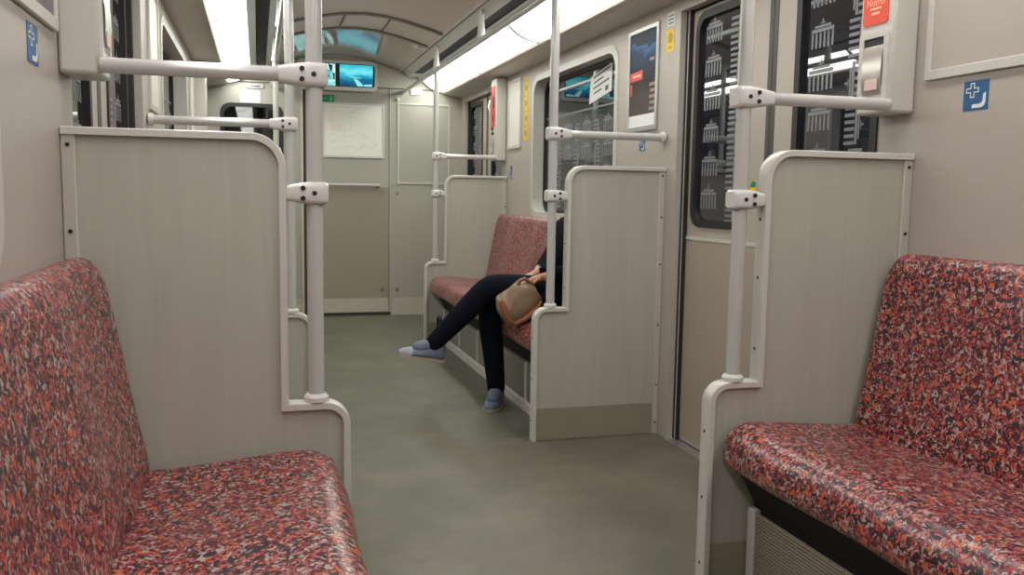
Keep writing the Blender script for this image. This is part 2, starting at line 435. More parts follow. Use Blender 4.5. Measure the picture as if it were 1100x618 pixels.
# map poster on the cab door
t = thing('wall_map', 'large pale paper map in a thin white frame on the cab door', 'poster', (.134, Y4-.004, 1.75))
mb = MB(); mb.box((-.135, Y4-.006, 1.512), (.405, Y4+.003, 1.985)); mb.build('sheet', MAPW, t)
mb = MB()
mb.ring(xz(Y4-.012, rrect(-.15, .42, 1.497, 2.0, .015)), xz(Y4-.012, rrect(-.137, .407, 1.51, 1.987, .01)), (0, .016, 0)); mb.build('frame', WHITEP, t)
mb = MB(); y = Y4-.0075
mb.box((-.08, y, 1.955), (.26, y+.001, 1.965))
for k in range(26):
    x = random.uniform(-.1, .36); z = random.uniform(1.54, 1.93); L_ = random.uniform(.04, .14); a = random.choice((0, .6, -.6, 1.57))
    dx, dz = L_*math.cos(a), L_*math.sin(a)
    p = [Vector((x, y, z)), Vector((min(x+dx, .39), y, min(max(z+dz, 1.53), 1.96)))]
    nn = Vector((-(p[1]-p[0]).z, 0, (p[1]-p[0]).x)).normalized()*.003
    mb.face([p[0]-nn, p[1]-nn, p[1]+nn, p[0]+nn])
mb.face([(-.08, y, 1.74), (.03, y, 1.74), (.03, y, 1.80), (-.08, y, 1.80)], 1)
mb.build('map_print', [MAPLN, MAPPK], t)
# exit sign
t = thing('exit_sign', 'small green emergency exit sign under the twin screens', 'sign', (-.1, Y4, 2.03))
mb = MB(); mb.box((-.165, Y4-.012, 1.999), (-.045, Y4-.001, 2.066)); mb.build('plate', SGREEN, t)
mb = MB(); y = Y4-.0135
mb.box((-.085, y, 2.01), (-.06, y+.001, 2.055)); mb.box((-.15, y, 2.028), (-.12, y+.001, 2.036))
mb.face([(-.12, y, 2.022), (-.105, y, 2.032), (-.12, y, 2.042)]); mb.build('pictogram', mat('sign_pale_green', srgb(90, 170, 135), .5), t)
# framed notice panel right of the door
t = thing('panel_frame', 'thin white empty frame on the end wall right of the cab door', 'frame', (.79, Y4, 1.65))
mb = MB(); mb.ring(xz(Y4-.012, rrect(.545, 1.05, 1.262, 2.022, .008)), xz(Y4-.012, rrect(.56, 1.035, 1.277, 2.007, .004)), (0, .0115, 0)); mb.build('frame', FRAME, t)
mb = MB(); mb.box((.558, Y4-.004, 1.275), (1.037, Y4-.0005, 2.009)); mb.build('panel', ENDW, t)
mb = MB(); mb.ball((.547, Y4-.022, 2.05), .018); mb.tube([(.547, Y4-.02, 2.05), (.547, Y4, 2.05)], .01)
tag(mb.build('coat_knob', WHITEP, smooth=True), 'white round knob on the end wall above the thin frame', 'knob')
mb = MB(); mb.box((.672, Y4-.010, 2.10), (.782, Y4-.0045, 2.165))
tag(mb.build('number_plate', PAPER), 'blank white plate at the top of the end wall under the strip light', 'label')
mb = MB(); mb.box((-.875, Y4-.006, 1.965), (-.70, Y4-.0005, 2.075))
t = tag(mb.build('paper_label', MAPW), 'cream paper label above the cab window', 'label')
mb = MB()
for k in range(2): mb.box((-.83, Y4-.0075, 2.03-k*.02), (-.75, Y4-.006, 2.034-k*.02))
mb.build('print', MAPLN, t)
t = thing('latch_plate', 'small grey latch plate with dark slot over the cab window', 'latch', (-.745, Y4, 2.11))
mb = MB(); mb.box((-.82, Y4-.012, 2.095), (-.67, Y4-.0005, 2.13)); mb.build('plate', ALU, t, bevel=.003)
mb = MB(); mb.box((-.785, Y4-.0135, 2.106), (-.70, Y4-.012, 2.12)); mb.build('slot', INK, t)

# ------------------------------------------------------------------ twin passenger screens
def screen_mat(name, kind):
    m, nt, N, L, P = nodes_of(name)
    geo = N.new('ShaderNodeNewGeometry'); sp = N.new('ShaderNodeSeparateXYZ'); L.new(geo.outputs['Position'], sp.inputs[0])
    n = N.new('ShaderNodeTexNoise'); n.inputs['Scale'].default_value = 9; n.inputs['Detail'].default_value = 4
    mp = N.new('ShaderNodeMapping'); mp.inputs['Scale'].default_value = (1, 1, 2.2); L.new(geo.outputs['Position'], mp.inputs[0]); L.new(mp.outputs[0], n.inputs['Vector'])
    if kind == 0: r = ramp(N, [(.3, srgb(20, 110, 120)), (.44, srgb(120, 225, 225)), (.56, srgb(220, 255, 250)), (.7, srgb(160, 240, 240))], 'LINEAR')
    else:
        r = ramp(N, [(0, srgb(0, 70, 110)), (.3, srgb(0, 110, 150)), (.5, srgb(30, 170, 200)), (.72, srgb(120, 235, 245)), (1, srgb(40, 190, 215))], 'LINEAR')
    if kind == 0: L.new(n.outputs['Fac'], r.inputs['Fac'])
    else:
        mr = N.new('ShaderNodeMapRange'); mr.inputs['From Min'].default_value = 2.14; mr.inputs['From Max'].default_value = 2.34
        L.new(sp.outputs['Z'], mr.inputs['Value'])
        ma = N.new('ShaderNodeMath'); ma.operation = 'MULTIPLY_ADD'; ma.inputs[1].default_value = .55
        su = N.new('ShaderNodeMath'); su.operation = 'SUBTRACT'; su.inputs[1].default_value = .5; L.new(n.outputs['Fac'], su.inputs[0])
        L.new(su.outputs[0], ma.inputs[0]); L.new(mr.outputs[0], ma.inputs[2]); L.new(ma.outputs[0], r.inputs['Fac'])
    L.new(r.outputs['Color'], P.inputs['Emission Color']); P.inputs['Emission Strength'].default_value = 1.0
    P.inputs['Base Color'].default_value = (.01, .01, .01, 1); P.inputs['Roughness'].default_value = .15
    return m
t = thing('passenger_screens', 'twin screen unit glowing cyan above the cab door', 'screen', (-.015, Y4-.05, 2.24))
ys = Y4-.07
mb = MB(); mb.ring(xz(ys, rrect(-.376, .349, 2.104, 2.374, .045)), xz(ys, rrect(-.352, .325, 2.138, 2.348, .03)), (0, .064, 0)); mb.build('housing', mat('screen_housing', srgb(190, 188, 182), .3), t, smooth=True)
mb = MB(); mb.box((-.36, ys+.012, 2.13), (.333, ys+.05, 2.356)); mb.build('bezel', BLACK, t)
scr_dark = mat('screen_image_dark', (.01, .01, .01, 1), .3, emit=srgb(6, 40, 52), estr=1.)
scr_white = mat('screen_image_white', (.01, .01, .01, 1), .3, emit=srgb(225, 252, 250), estr=1.1)
mb = MB(); mb.face(xz(ys+.011, [(-.335, 2.145), (-.035, 2.145), (-.035, 2.342), (-.335, 2.342)]))
sA = lab(mb.build('display', screen_mat('screen_image_bright', 0), t), 'bright white and cyan display')
y = ys+.0102
for q in ([(-.10, 2.342), (-.06, 2.33), (-.065, 2.27), (-.085, 2.29)], [(-.06, 2.26), (-.04, 2.26), (-.04, 2.20), (-.052, 2.2)], [(-.112, 2.22), (-.1, 2.22), (-.1, 2.18), (-.112, 2.18)], [(-.2, 2.25), (-.15, 2.25), (-.16, 2.16), (-.21, 2.16)]):
    mb = MB(); mb.face(xz(y, q)); mb.build('picture_shape', scr_dark, sA)
mb = MB(); mb.face(xz(ys+.011, [(.005, 2.145), (.308, 2.145), (.308, 2.342), (.005, 2.342)]))
sB = lab(mb.build('display', screen_mat('screen_image_sea', 1), t), 'cyan seascape display')
foam = mat('screen_image_foam', (.01, .01, .01, 1), .3, emit=srgb(150, 235, 240), estr=1.)
for q in ([(.13, 2.225), (.165, 2.21), (.205, 2.175), (.22, 2.15), (.165, 2.15), (.145, 2.19)], [(.09, 2.235), (.2, 2.228), (.2, 2.222), (.09, 2.229)], [(.135, 2.268), (.155, 2.275), (.15, 2.262)], [(.222, 2.165), (.3, 2.172), (.3, 2.15), (.222, 2.15)]):
    mb = MB(); mb.face(xz(y, q)); mb.build('picture_shape', foam, sB)

# ------------------------------------------------------------------ windows and side doors
def gate_icon(mb, cx, cz, w, rot, P, mi):
    """little printed colonnade with an upper block: P maps (a,b) to a point"""
    def q(a0, a1, b0, b1):
        pts = []
        for a, b in ((a0, b0), (a1, b0), (a1, b1), (a0, b1)):
            a *= w; b *= w
            if rot == 1: a, b = -b, a
            elif rot == 2: a, b = b, -a
            pts.append(P(cx+a, cz+b))
        mb.face(pts, mi)
    for k in range(6):
        x = -.5 + k*.185; q(x, x+.09, -.38, .04)
    q(-.5, .515, .06, .16); q(-.36, .38, .18, .25); q(-.07, .09, .27, .33); q(-.02, .04, .33, .42); q(-.13, .15, .29, .31)
def film(mb, a0, a1, b0, b1, P, seed, w=.125, mi=1, keep=1.):
    r = random.Random(seed); cols = max(1, round((a1-a0)/.165)); rows = max(1, round((b1-b0)/.15))
    for i in range(cols):
        for j in range(rows):
            if r.random() > keep: continue
            cx = a0 + (i+.5)*(a1-a0)/cols; cz = b0 + (j+.5+.3*(i % 2)-.15)*(b1-b0)/rows
            gate_icon(mb, cx, cz, w*r.choice((.92, 1.)), (1, 0, 2, 0)[(i+2*(j % 2)*(seed % 2)) % 4], P, mi)
def bay_window(s, y0, y1, name, label):
    mb = MB()
    # deep pale reveal with rounded corners
    o = rrect(y0-.03, y1+.03, WZ[0]-.03, WZ[1]+.03, .12); i = rrect(y0+.012, y1-.012, WZ[0]+.012, WZ[1]-.012, .10)
    mb.ring(yz(s*(W-.008), o), yz(s*(W-.008), i), (s*.012, 0, 0))
    o2 = rrect(y0-.0, y1+.0, WZ[0]-.0, WZ[1]+.0, .08)
    mb.ring(yz(s*(W+.003), o2), yz(s*(W+.003), i), (s*.09, 0, 0))
    w = struct(mb.build(name, FRAME, smooth=True), label)
    mb = MB(); o3 = rrect(y0+.005, y1-.005, WZ[0]+.005, WZ[1]-.005, .1); i3 = rrect(y0+.035, y1-.035, WZ[0]+.035, WZ[1]-.035, .085)
    mb.ring(yz(s*(W+.072), o3), yz(s*(W+.072), i3), (s*.012, 0, 0)); mb.build('gasket', RUBBER, w, smooth=True)
    mb = MB(); mb.box((s*(W+.085), y0, WZ[0]), (s*(W+.095), y1, WZ[1]))
    x = s*(W+.0845)
    mb.face(yz(s*(W+.0848), [(y0+.03, WZ[0]+.03), (y1-.03, WZ[0]+.03), (y1-.03, 1.70), (y0+.03, 1.70)]), 2)
    film(mb, y0+.06, y1-.06, WZ[0]+.05, WZ[0]+.62, lambda a, b: (x, a, b), 3, w=.15, keep=.9)
    # darker upper band with a light bar
    mb.face(yz(x, [(y0+.04, 1.71), (y1-.04, 1.71), (y1-.04, 1.722), (y0+.04, 1.722)]), 1)
    mb.build('pane', [GLASS, GATE, FILMG], w)
bay_window(1, *WINS[1], 'window_1', 'wide dark window behind the seated person')
bay_window(-1, *WINS[1], 'window_2', 'wide dark window in the wall opposite the seated person')
bay_window(-1, *WINS[0], 'window_4', 'wide window beside the front bench, its rounded frame edge at the picture border')
bay_window(1, *WINS[0], 'window_5', 'wide dark window beside the front bench on the ad frame side')

def side_door(s, y0, y1, name, label, seed):
    """double sliding door set back in the opening"""
    xd = W+.05
    mid = (y0+y1)/2
    mb = MB(); mb.box((s*(W-.015), y0, 0), (s*(xd+.0), y1, .006))
    d = struct(mb.build(name, ALU), label)
    mb = MB(); mb.box((s*(xd), y0-.05, 2.03), (s*(xd+.1), y1+.05, 2.12)); mb.build('door_header', DOORM, d)
    for k, (a, c) in enumerate(((mid, y1), (y0, mid))):
        far = k == 0
        # leaf with an opening for the window
        wa, wc = (a+.17, a+.63) if far else (c-.63, c-.17)
        wz0, wz1 = 1.055, 2.005
        mb = MB(); g0 = .030
        la, lc = (a+g0, c+.03) if far else (a-.03, c-g0)
        for (p, q, z0, z1) in ((la, wa, .01, 2.1), (wc, lc, .01, 2.1), (wa, wc, .01, wz0), (wa, wc, wz1, 2.1)):
            mb.box((s*xd, p, z0), (s*(xd+.035), q, z1))
        lf = mb.build('door_leaf', DOORM, d)
        mb = MB(); mb.ring(yz(s*(xd-.006), rrect(wa-.012, wc+.012, wz0-.012, wz1+.012, .085)), yz(s*(xd-.006), rrect(wa+.022, wc-.022, wz0+.022, wz1-.022, .06)), (s*.03, 0, 0))
        mb.build('window_gasket', RUBBER, lf, smooth=True)
        mb = MB(); mb.box((s*(xd+.012), wa, wz0), (s*(xd+.02), wc, wz1)); x = s*(xd+.0115)
        film(mb, wa+.03, wc-.03, wz0+.03, wz1-.03, lambda u, v: (x, u, v), seed+k, w=.14)
        mb.build('pane', [GLASS, GATE], lf)
        mb = MB(); mb.box((s*(xd-.005), la+.02, .982), (s*xd, lc-.02, .996)); mb.build('ridge', FRAME, lf)
        mb = MB(); mb.box((s*(xd-.003), la+.03, .03), (s*xd, lc-.03, .975)); mb.build('lower_panel', mat('door_lower_panel', srgb(166, 154, 140), .4), lf)
        e0, e1 = ((a+.002, a+g0) if far else (c-g0, c-.002))
        mb = MB(); mb.box((s*(xd-.002), e0, .01), (s*(xd+.03), e1, 2.1)); mb.build('edge_seal', mat('grey_rubber', srgb(74, 70, 68), .5), lf)
    # black guide seals beside the jambs
    for (ya, yb) in ((y0, y0+.012), (y0+.03, y0+.040), (y1-.012, y1), (y1-.040, y1-.03)):
        mb = MB(); mb.box((s*(xd-.02), ya, .006), (s*(xd-.001), yb, 2.04)); mb.build('jamb_seal', RUBBER, d)
    for ya, yb in ((y0+.012, y0+.03), (y1-.03, y1-.012)):
        mb = MB(); mb.box((s*(xd-.016), ya, .006), (s*(xd-.001), yb, 2.04)); mb.build('jamb_strip', FRAME, d)
side_door(1, *DOORS[0], 'door_1', 'sliding door with printed dark windows next to the ad frame bench', 2)
side_door(-1, *DOORS[0], 'door_2', 'sliding door behind the front divider opposite', 5)
side_door(1, *DOORS[1], 'door_4', 'sliding door at the end wall beyond the seated person', 7)
side_door(-1, *DOORS[1], 'door_5', 'sliding door at the end wall opposite', 9)

# ------------------------------------------------------------------ dividers
def arc(cx, cz, r, a0, a1, n=8):
    return [(cx+r*math.cos(math.radians(a0+(a1-a0)*k/n)), cz+r*math.sin(math.radians(a0+(a1-a0)*k/n))) for k in range(n+1)]
def divider(s, y, label):
    t = thing('seat_divider', label, 'divider', (s*.9, y, 0), 'laminate dividers at the bench ends')
    path = [(XE, 0)] + arc(XE+.062, ZS-.062, .062, 180, 90) + [(XI, ZS)] + arc(XI+.085, ZT-.085, .085, 180, 90) + [(W-.002, ZT)]
    # offset inwards (to the wall side / downwards) for the profile
    n = len(path); off = []
    for i in range(n):
        a = Vector(path[max(i-1, 0)]); c = Vector(path[min(i+1, n-1)]); tt = (c-a).normalized()
        nn = Vector((tt.y, -tt.x)); off.append((path[i][0]+nn.x*.018, path[i][1]+nn.y*.018))
    # sharp inner corner at the step
    k = [i for i, p in enumerate(path) if p == (XI, ZS)][0]
    off[k] = (XI+.018, ZS-.018)
    w = .026
    mb = MB()
    rings = []
    for p, q in zip(path, off):
        rings.append([(s*p[0], y-w+.004, p[1]), (s*(p[0]*.85+q[0]*.15), y-w, p[1]*.85+q[1]*.15), (s*q[0], y-w, q[1]), (s*q[0], y+w, q[1]), (s*(p[0]*.85+q[0]*.15), y+w, p[1]*.85+q[1]*.15), (s*p[0], y+w-.004, p[1])])
    mb.loft(rings)
    fr = mb.build('edge_frame', FRAME, t, smooth=True)
    for (x, z) in ((XE-.001, .1), (XE-.001, .3), (XE-.001, .5), (XI-.001, .74), (XI-.001, .95), (XI-.001, 1.12)):
        mb = MB(); mb.tube([(s*x, y, z), (s*(x+.004), y, z)], .005, 8); mb.build('screw', SCREW, fr)
    mb = MB(); pts = [(s*p[0], y-.011, p[1]) for p in off] + [(s*(W-.001), y-.011, 0)]
    mb.prism(pts, (0, .022, 0)); mb.build('panel', WOOD, t)
    mb = MB(); mb.box((s*(XE+.019), y-.015, .004), (s*(W-.035), y-.0115, .158)); mb.build('kick_plate', LINO, t)
    mb = MB(); mb.box((s*(W-.032), y-.020, .0), (s*(W-.001), y+.020, ZT+.0005)); st = mb.build('wall_stile', mat('stile_paint', srgb(184, 179, 169), .4), t, bevel=.003)
    for z in (.06, .25, .55, .85, 1.08, 1.28):
        mb = MB(); mb.tube([(s*(W-.016), y-.0225, z), (s*(W-.016), y-.018, z)], .005, 8); mb.build('screw', SCREW, st)
DIV = [(1, Y1, 'wood grain divider beside the large front bench under the orange emergency box'), (1, Y2, 'wood grain divider that hides the head and shoulders of the seated person'),
       (1, Y3, 'wood grain divider at the far end of the bench with the seated person'), (-1, Y1, 'large wood grain divider at the end of the front bench beside the thickest pole'),
       (-1, Y2, 'divider mostly hidden behind the large front divider, its step showing behind the thick pole'), (-1, Y3, 'hidden far divider near the cab window')]
for a in DIV: divider(*a)

# ------------------------------------------------------------------ grab poles
def grab_pole(s, y, label):
    t = thing('grab_pole', label, 'pole', (s*XP, y, ZS), 'vertical grab poles on the dividers')
    x = s*XP
    mb = MB(); mb.tube([(x, y, ZS+.001), (x, y, 2.110)], .0205, 24); mb.build('pole', POLE, t, smooth=True)
    mb = MB(); mb.tube([(x, y, ZS+.0005), (x, y, ZS+.012), (x, y, ZS+.02)], [.031, .031, .024], 24); mb.build('base_collar', WHITEP, t, smooth=True)
    xb = 1.0815 if y in (Y1, Y3) else W-.004
    mb = MB(); mb.tube([(s*(XP+.03), y, ZB), (s*xb, y, ZB)], .0185, 20); br = mb.build('wall_bar', POLE, t, smooth=True)
    if xb > 1.1: mb = MB(); mb.tube([(s*(xb-.022), y, ZB), (s*(xb-.004), y, ZB), (s*xb, y, ZB)], [.026, .027, .022], 20); mb.build('end_flange', WHITEP, br, smooth=True)
    def clamp(z, x1, h, tip):
        mb = MB(); rings = []
        for (dx, hh, ww) in ((-.032, h*.8, .026), (-.026, h, .031), (.012, h, .031), (.035, h*.92, .028), (x1-.012, tip, .024), (x1, tip*.9, .022)):
            r = rrect(-ww, ww, -hh, hh, min(ww, hh)*.45, 3)
            rings.append([(s*(XP+dx), y+a, z+b) for a, b in r])
        mb.loft(rings); return mb.build('clamp', WHITEP, t, smooth=True)
    c1 = clamp(ZB, .085, .030, .021); c2 = clamp(ZC, .072, .028, .020)
    for c, z in ((c1, ZB), (c2, ZC)):
        for dx, dz in ((.002, 0), (.03, .0125), (.03, -.0125)):
            mb = MB(); mb.tube([(s*(XP+dx), y-.026, z+dz), (s*(XP+dx), y-.0325, z+dz)], .0062, 10); mb.build('screw', SCREW, c, smooth=True)
PL = [(1, Y1, 'white grab pole on the divider below the orange emergency box'), (1, Y2, 'grab pole in front of the seated person'), (1, Y3, 'slim far grab pole at the end of the bench with the seated person'),
      (-1, Y1, 'thickest closest grab pole, its bar crossing the upper part of the view'), (-1, Y2, 'second grab pole just behind the thickest closest one'), (-1, Y3, 'thin far grab pole in front of the cab window')]
for a in PL: grab_pole(*a)

# overhead hand rails
for s in (1, -1):
    t = thing('overhead_handrail', 'long overhead handrail along the ceiling edge %s' % ('above the bench of the seated person' if s > 0 else 'opposite the seated person'), 'handrail', (s*XP, 4, 2.12), 'overhead handrails')
    mb = MB(); mb.tube([(s*XP, YB+.05, 2.12), (s*XP, 8.452, 2.12)], .017, 20); mb.build('rail', POLE, t, smooth=True)
    for y in (.6, Y1+.25, 3.97, 5.40, Y3):
        mb = MB(); mb.tube([(s*XP, y, 2.122), (s*XP, y, 2.165), (s*XP, y, 2.302)], [.028, .023, .014], 16); mb.build('bracket', WHITEP, t, smooth=True)

# ------------------------------------------------------------------ benches
def bench(s, ya, yb, label, grille):
    t = thing('bench', label, 'bench', (s*.9, (ya+yb)/2, 0), 'patterned benches along the walls')
    L = yb-ya; ns = 5; sw = L/ns
    N_ = 90
    ysl = []
    for k in range(N_+1): ysl.append(ya + L*k/N_)
    # extra slices near the ends for rounding
    ex = [.0, .004, .01, .018, .028, .04, .055]
    ysl = sorted(set([round(v, 4) for v in ysl if .06 < v-ya < L-.06] + [round(ya+e, 4) for e in ex] + [round(yb-e, 4) for e in ex]))
    def inset(d, r): return 0 if d >= r else r-math.sqrt(max(r*r-(r-d)**2, 0))
    # cushion profile
    seat = [(1.075, .50), (.99, .506), (.93, .508), (.85, .514), (.77, .522), (.70, .529), (.645, .533), (.61, .532), (.583, .524), (.562, .508), (.549, .485), (.543, .46), (.541, .435), (.545, .418), (.556, .408), (.58, .404), (.66, .385), (.80, .37), (1.075, .37)]
    cx, cz = .8, .45
    rings = []
    for y in ysl:
        d = min(y-ya, yb-y); i1 = inset(d, .03); i2 = inset(d, .036); ring = []
        ph = ((y-ya) % sw)/sw
        dip = .013*math.sin(PI*ph)**1.2 - .004
        for (x, z) in seat:
            nx, nz = x, z
            if x < .62: nx += i2*.7
            if z > .45: nz -= i1
            if z < .42: nz += i1*.4
            if z > .5 and .58 < x < 1.0: nz -= dip*min(1, (x-.57)/.12)
            if x < .56: nx += .004*math.cos(2*PI*ph)
            ring.append((s*nx, y, nz))
        rings.append(ring)
    mb = MB(); mb.loft(rings); mb.build('seat_cushion', SEAT, t, smooth=True)
    back = [(1.165, .44), (1.01, .46), (.992, .50), (.997, .55), (1.012, .62), (1.028, .70), (1.045, .80), (1.062, .89), (1.076, .96), (1.088, .995), (1.103, 1.016), (1.122, 1.024), (1.145, 1.022), (1.165, 1.012)]
    rings = []
    for y in ysl:
        d = min(y-ya, yb-y); i1 = inset(d, .03); ring = []
        ph = ((y-ya) % sw)/sw
        dip = .010*math.sin(PI*ph)**1.2
        for (x, z) in back:
            nx, nz = x, z
            if x < 1.16: nx += i1*.8
            if z > .97: nz -= inset(d, .055)
            if .52 < z < .99 and x < 1.1: nx += dip
            ring.append((s*nx, y, nz))
        rings.append(ring)
    mb = MB(); mb.loft(rings); mb.build('backrest', SEAT, t, smooth=True)
    # dark slanted tray below the cushion
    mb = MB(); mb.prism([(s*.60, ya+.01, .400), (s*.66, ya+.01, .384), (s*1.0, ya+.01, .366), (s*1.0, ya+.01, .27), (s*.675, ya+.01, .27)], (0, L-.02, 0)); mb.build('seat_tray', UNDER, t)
    # base box with panels
    mb = MB(); mb.box((s*.672, ya, .0), (s*1.165, yb, .28)); ba = mb.build('base', UNDER if grille else BASEM, t)
    mb = MB(); mb.box((s*.645, ya, .0), (s*.671, yb, .055)); mb.build('plinth', FRAME if not grille else BASEM, t, bevel=.004)
    if not grille:
        m = 5
        for k in range(m):
            a = ya+.015+(L-.03)*k/m; c = ya+.015+(L-.03)*(k+1)/m-.03
            mb = MB(); mb.box((s*.664, a, .065), (s*.672, c, .262)); mb.build('base_panel', BASEM, t, bevel=.002)
        for k in range(m+1):
            a = ya+.015+(L-.03)*k/m-.022
            a = min(max(a, ya), yb-.016)
            mb = MB(); mb.box((s*.655, a, .055), (s*.672, a+.014, .27)); mb.build('base_post', FRAME, t)
    else:
        mb = MB(); mb.box((s*.650, yb-.035, .0), (s*.672, yb, .27)); mb.build('base_post', FRAME, t, bevel=.002)
        mb = MB(); mb.box((s*.650, yb-.62, .0), (s*.672, yb-.575, .30)); mb.build('base_post', FRAME, t, bevel=.002)
        y0 = yb-.575; y1 = yb-.036
        mb = MB()
        nz = 21
        for k in range(nz):
            z = .058 + k*.0098
            mb.box((s*.655, y0, z), (s*.668, y1, z+.0046))
        for k in range(9):
            y = y0+(y1-y0)*k/8; mb.box((s*.657, y-.0015, .056), (s*.668, y+.0015, .26))
        mb.build('heater_grille', HEAT, t)
        mb = MB(); mb.box((s*.666, ya, .06), (s*.672, yb-.62, .262)); mb.build('base_panel', BASEM, t)
B1 = (-.52, Y1-.030); B2 = (Y2+.030, Y3-.030)
bench(1, *B1, 'red and black patterned bench on the ad frame side, next to the camera', True)
bench(-1, *B1, 'red and black patterned bench at the lower corner under the tall divider and thick pole', True)
bench(1, *B2, 'patterned bench the person sits on', False)
bench(-1, *B2, 'patterned bench hidden behind the tall front divider', False)

# black bracket under the far end of the person's bench
mb = MB(); mb.tube([(.60, 6.70, .13), (.60, 6.70, .20), (.60, 6.69, .225), (.60, 6.62, .225), (.60, 6.60, .21), (.60, 6.60, .10), (.60, 6.62, .085), (.60, 6.68, .085), (.60, 6.70, .10), (.60, 6.70, .13)], .011, 10)
mb.box((.585, 6.59, 0), (.615, 6.71, .012)); mb.box((.592, 6.64, .01), (.608, 6.66, .085)); mb.box((.60, 6.655, .1), (.612, 6.69, .2))
tag(mb.build('black_bracket', BLACK), 'small black metal loop bracket on the floor under the far end of the occupied bench', 'bracket')

# ------------------------------------------------------------------ emergency boxes
def emergency_box(s, y, label, red):
    t = thing('emergency_box', label, 'box', (s*W, y, 1.44), 'emergency boxes above the dividers')
    x0 = 1.083
    mb = MB(); mb.box((s*x0, y-.008, 1.443), (s*(W-.001), y+.150, 2.09)); mb.build('housing', FRAME, t, bevel=.008)
    o = yz(s*(x0-.006), rrect(y+.012, y+.142, 1.478, 1.690, .012)); i = yz(s*(x0-.006), rrect(y+.030, y+.122, 1.498, 1.672, .006))
    mb = MB(); mb.ring(o, i, (s*.007, 0, 0)); mb.build('recess_frame', FRAME, t)
    mb = MB(); mb.loft([[(s*(x0-.002+d), yy, z) for z, d in ((1.499, .0), (1.53, -.006), (1.56, -.009), (1.60, -.008), (1.64, -.003), (1.648, 0))] for yy in (y+.031, y+.121)], closed=False, caps=False)
    mb.build('speaker_cover', STEEL, t, smooth=True)
    mb = MB(); mb.box((s*(x0-.003), y+.031, 1.649), (s*(x0-.0002), y+.121, 1.671)); mb.build('slot', INKB, t)
    mb = MB(); mb.box((s*(x0-.0125), y+.045, 1.515), (s*(x0-.010), y+.10, 1.548)); mb.build('label_strip', PINKP, t)
    mb = MB(); mb.tube([(s*(x0-.008), y+.133, 1.49), (s*(x0-.002), y+.133, 1.49)], .004, 8); mb.build('screw', SCREW, t)
    if red is None: return
    mb = MB(); mb.prism(yz(s*(x0-.003), rrect(y+.022, y+.136, 1.712, 2.03, .012)), (s*.0028, 0, 0)); sg = lab(mb.build('warning_sign', STICKR if red else STICKO, t), 'red warning sign' if red else 'orange emergency sign with white words')
    mb = MB()
    X = s*(x0-.0036)
    if not red:
        text_into(mb, 'Notruf', .030, lambda u, v: (X, y+.078-s*u, 1.778+v), 0)
        for (z, w, h) in ((1.757, .05, .006), (1.742, .036, .007)): mb.box((X, y+.078-w/2, z), (X+s*.0005, y+.078+w/2, z+h))
        mb.tube([(X, y+.078, 1.9), (X+s*.0005, y+.078, 1.9)], .04, 20)
        mb.build('lettering', OPALE, sg)
    else:
        mb.box((X, y+.04, 1.86), (X+s*.0005, y+.09, 1.95)); mb.box((X, y+.06, 1.76), (X+s*.0005, y+.09, 1.80)); mb.build('pictogram', INKB, sg)
        mb = MB(); mb.tube([(s*(x0-.02), y+.11, 1.92), (s*(x0-.035), y+.10, 1.87), (s*(x0-.02), y+.09, 1.83)], .008, 8); mb.build('pull_handle', STEEL, t, smooth=True)
        mb = MB(); mb.tube([(s*(x0-.012), y+.08, 1.695), (s*(x0), y+.08, 1.695)], .016, 14); mb.build('lock', BLACK, t)
emergency_box(1, Y1, 'emergency box with orange sign next to the sliding door windows', False)
emergency_box(-1, Y1, 'emergency box cut by the top of the view beside the closest horizontal bar', False)
emergency_box(1, Y3+.03, 'far emergency box with red sign beyond the seated person', True)
emergency_box(-1, Y3+.03, 'far emergency box on the wall opposite the red sign', None)

# ------------------------------------------------------------------ wall fittings
def ad_frame(s, y0, y1, z0, z1, label, kind):
    t = thing('advert_frame', label, 'frame', (s*W, (y0+y1)/2, z0), 'advertising frames on the walls')
    x = s*(W-.012)
    mb = MB(); mb.ring(yz(x, rrect(y0, y1, z0, z1, .006)), yz(x, rrect(y0+.022, y1-.022, z0+.028, z1-.022, .003)), (s*.0115, 0, 0)); fr = mb.build('frame', ALU if kind == 'poster' else FRAME, t, bevel=.002)
    mb = MB(); mb.box((s*(W-.006), y0+.018, z0+.02), (s*(W-.001), y1-.018, z1-.018))
    if kind == 'blank': mb.build('backing_panel', WALL, t)
    elif kind == 'sheet': mb.build('sheet', MAPW, t)
    elif kind == 'dark': mb.build('picture', mat('dark_poster', srgb(92, 82, 92), .3, var=.3, vscale=18), t)
    else:
        pic = mb.build('picture', poster_mat(y0, y1, z0, z1), t)
        X = s*(W-.0066); mb = MB()
        mb.face(yz(X, [(y0+.02, z0+.026), (y1-.02, z0+.026), (y1-.02, z0+.085), (y0+.02, z0+.085)])); mb.build('white_band', WHITE, pic)
        mb = MB(); zz = z0+.26
        mb.face(yz(X, [(y1-.022, zz), (y1-.18, zz+.004), (y1-.18, zz+.052), (y1-.022, zz+.044)])); mb.face(yz(X, [(y1-.03, zz-.07), (y1-.055, zz-.07), (y1-.055, zz-.012), (y1-.03, zz-.012)])); b_ = mb.build('red_banner', mat('poster_red', srgb(214, 72, 66), .4), pic)
        mb = MB(); X2 = s*(W-.0072); mb.box((X2, y1-.06, zz+.02), (X2+s*.0003, y1-.16, zz+.032)); mb.build('banner_print', OPALE, b_)
        mb = MB()
        for k in range(5): mb.box((X, y0+.03, z0+.1+k*.03), (X+s*.0003, y0+.10-.01*(k % 2), z0+.116+k*.03))
        mb.box((X, y0+.05, zz+.085), (X+s*.0003, y0+.10, zz+.10)); mb.build('print', mat('poster_grey_print', srgb(150, 132, 124), .5), pic)
    return t
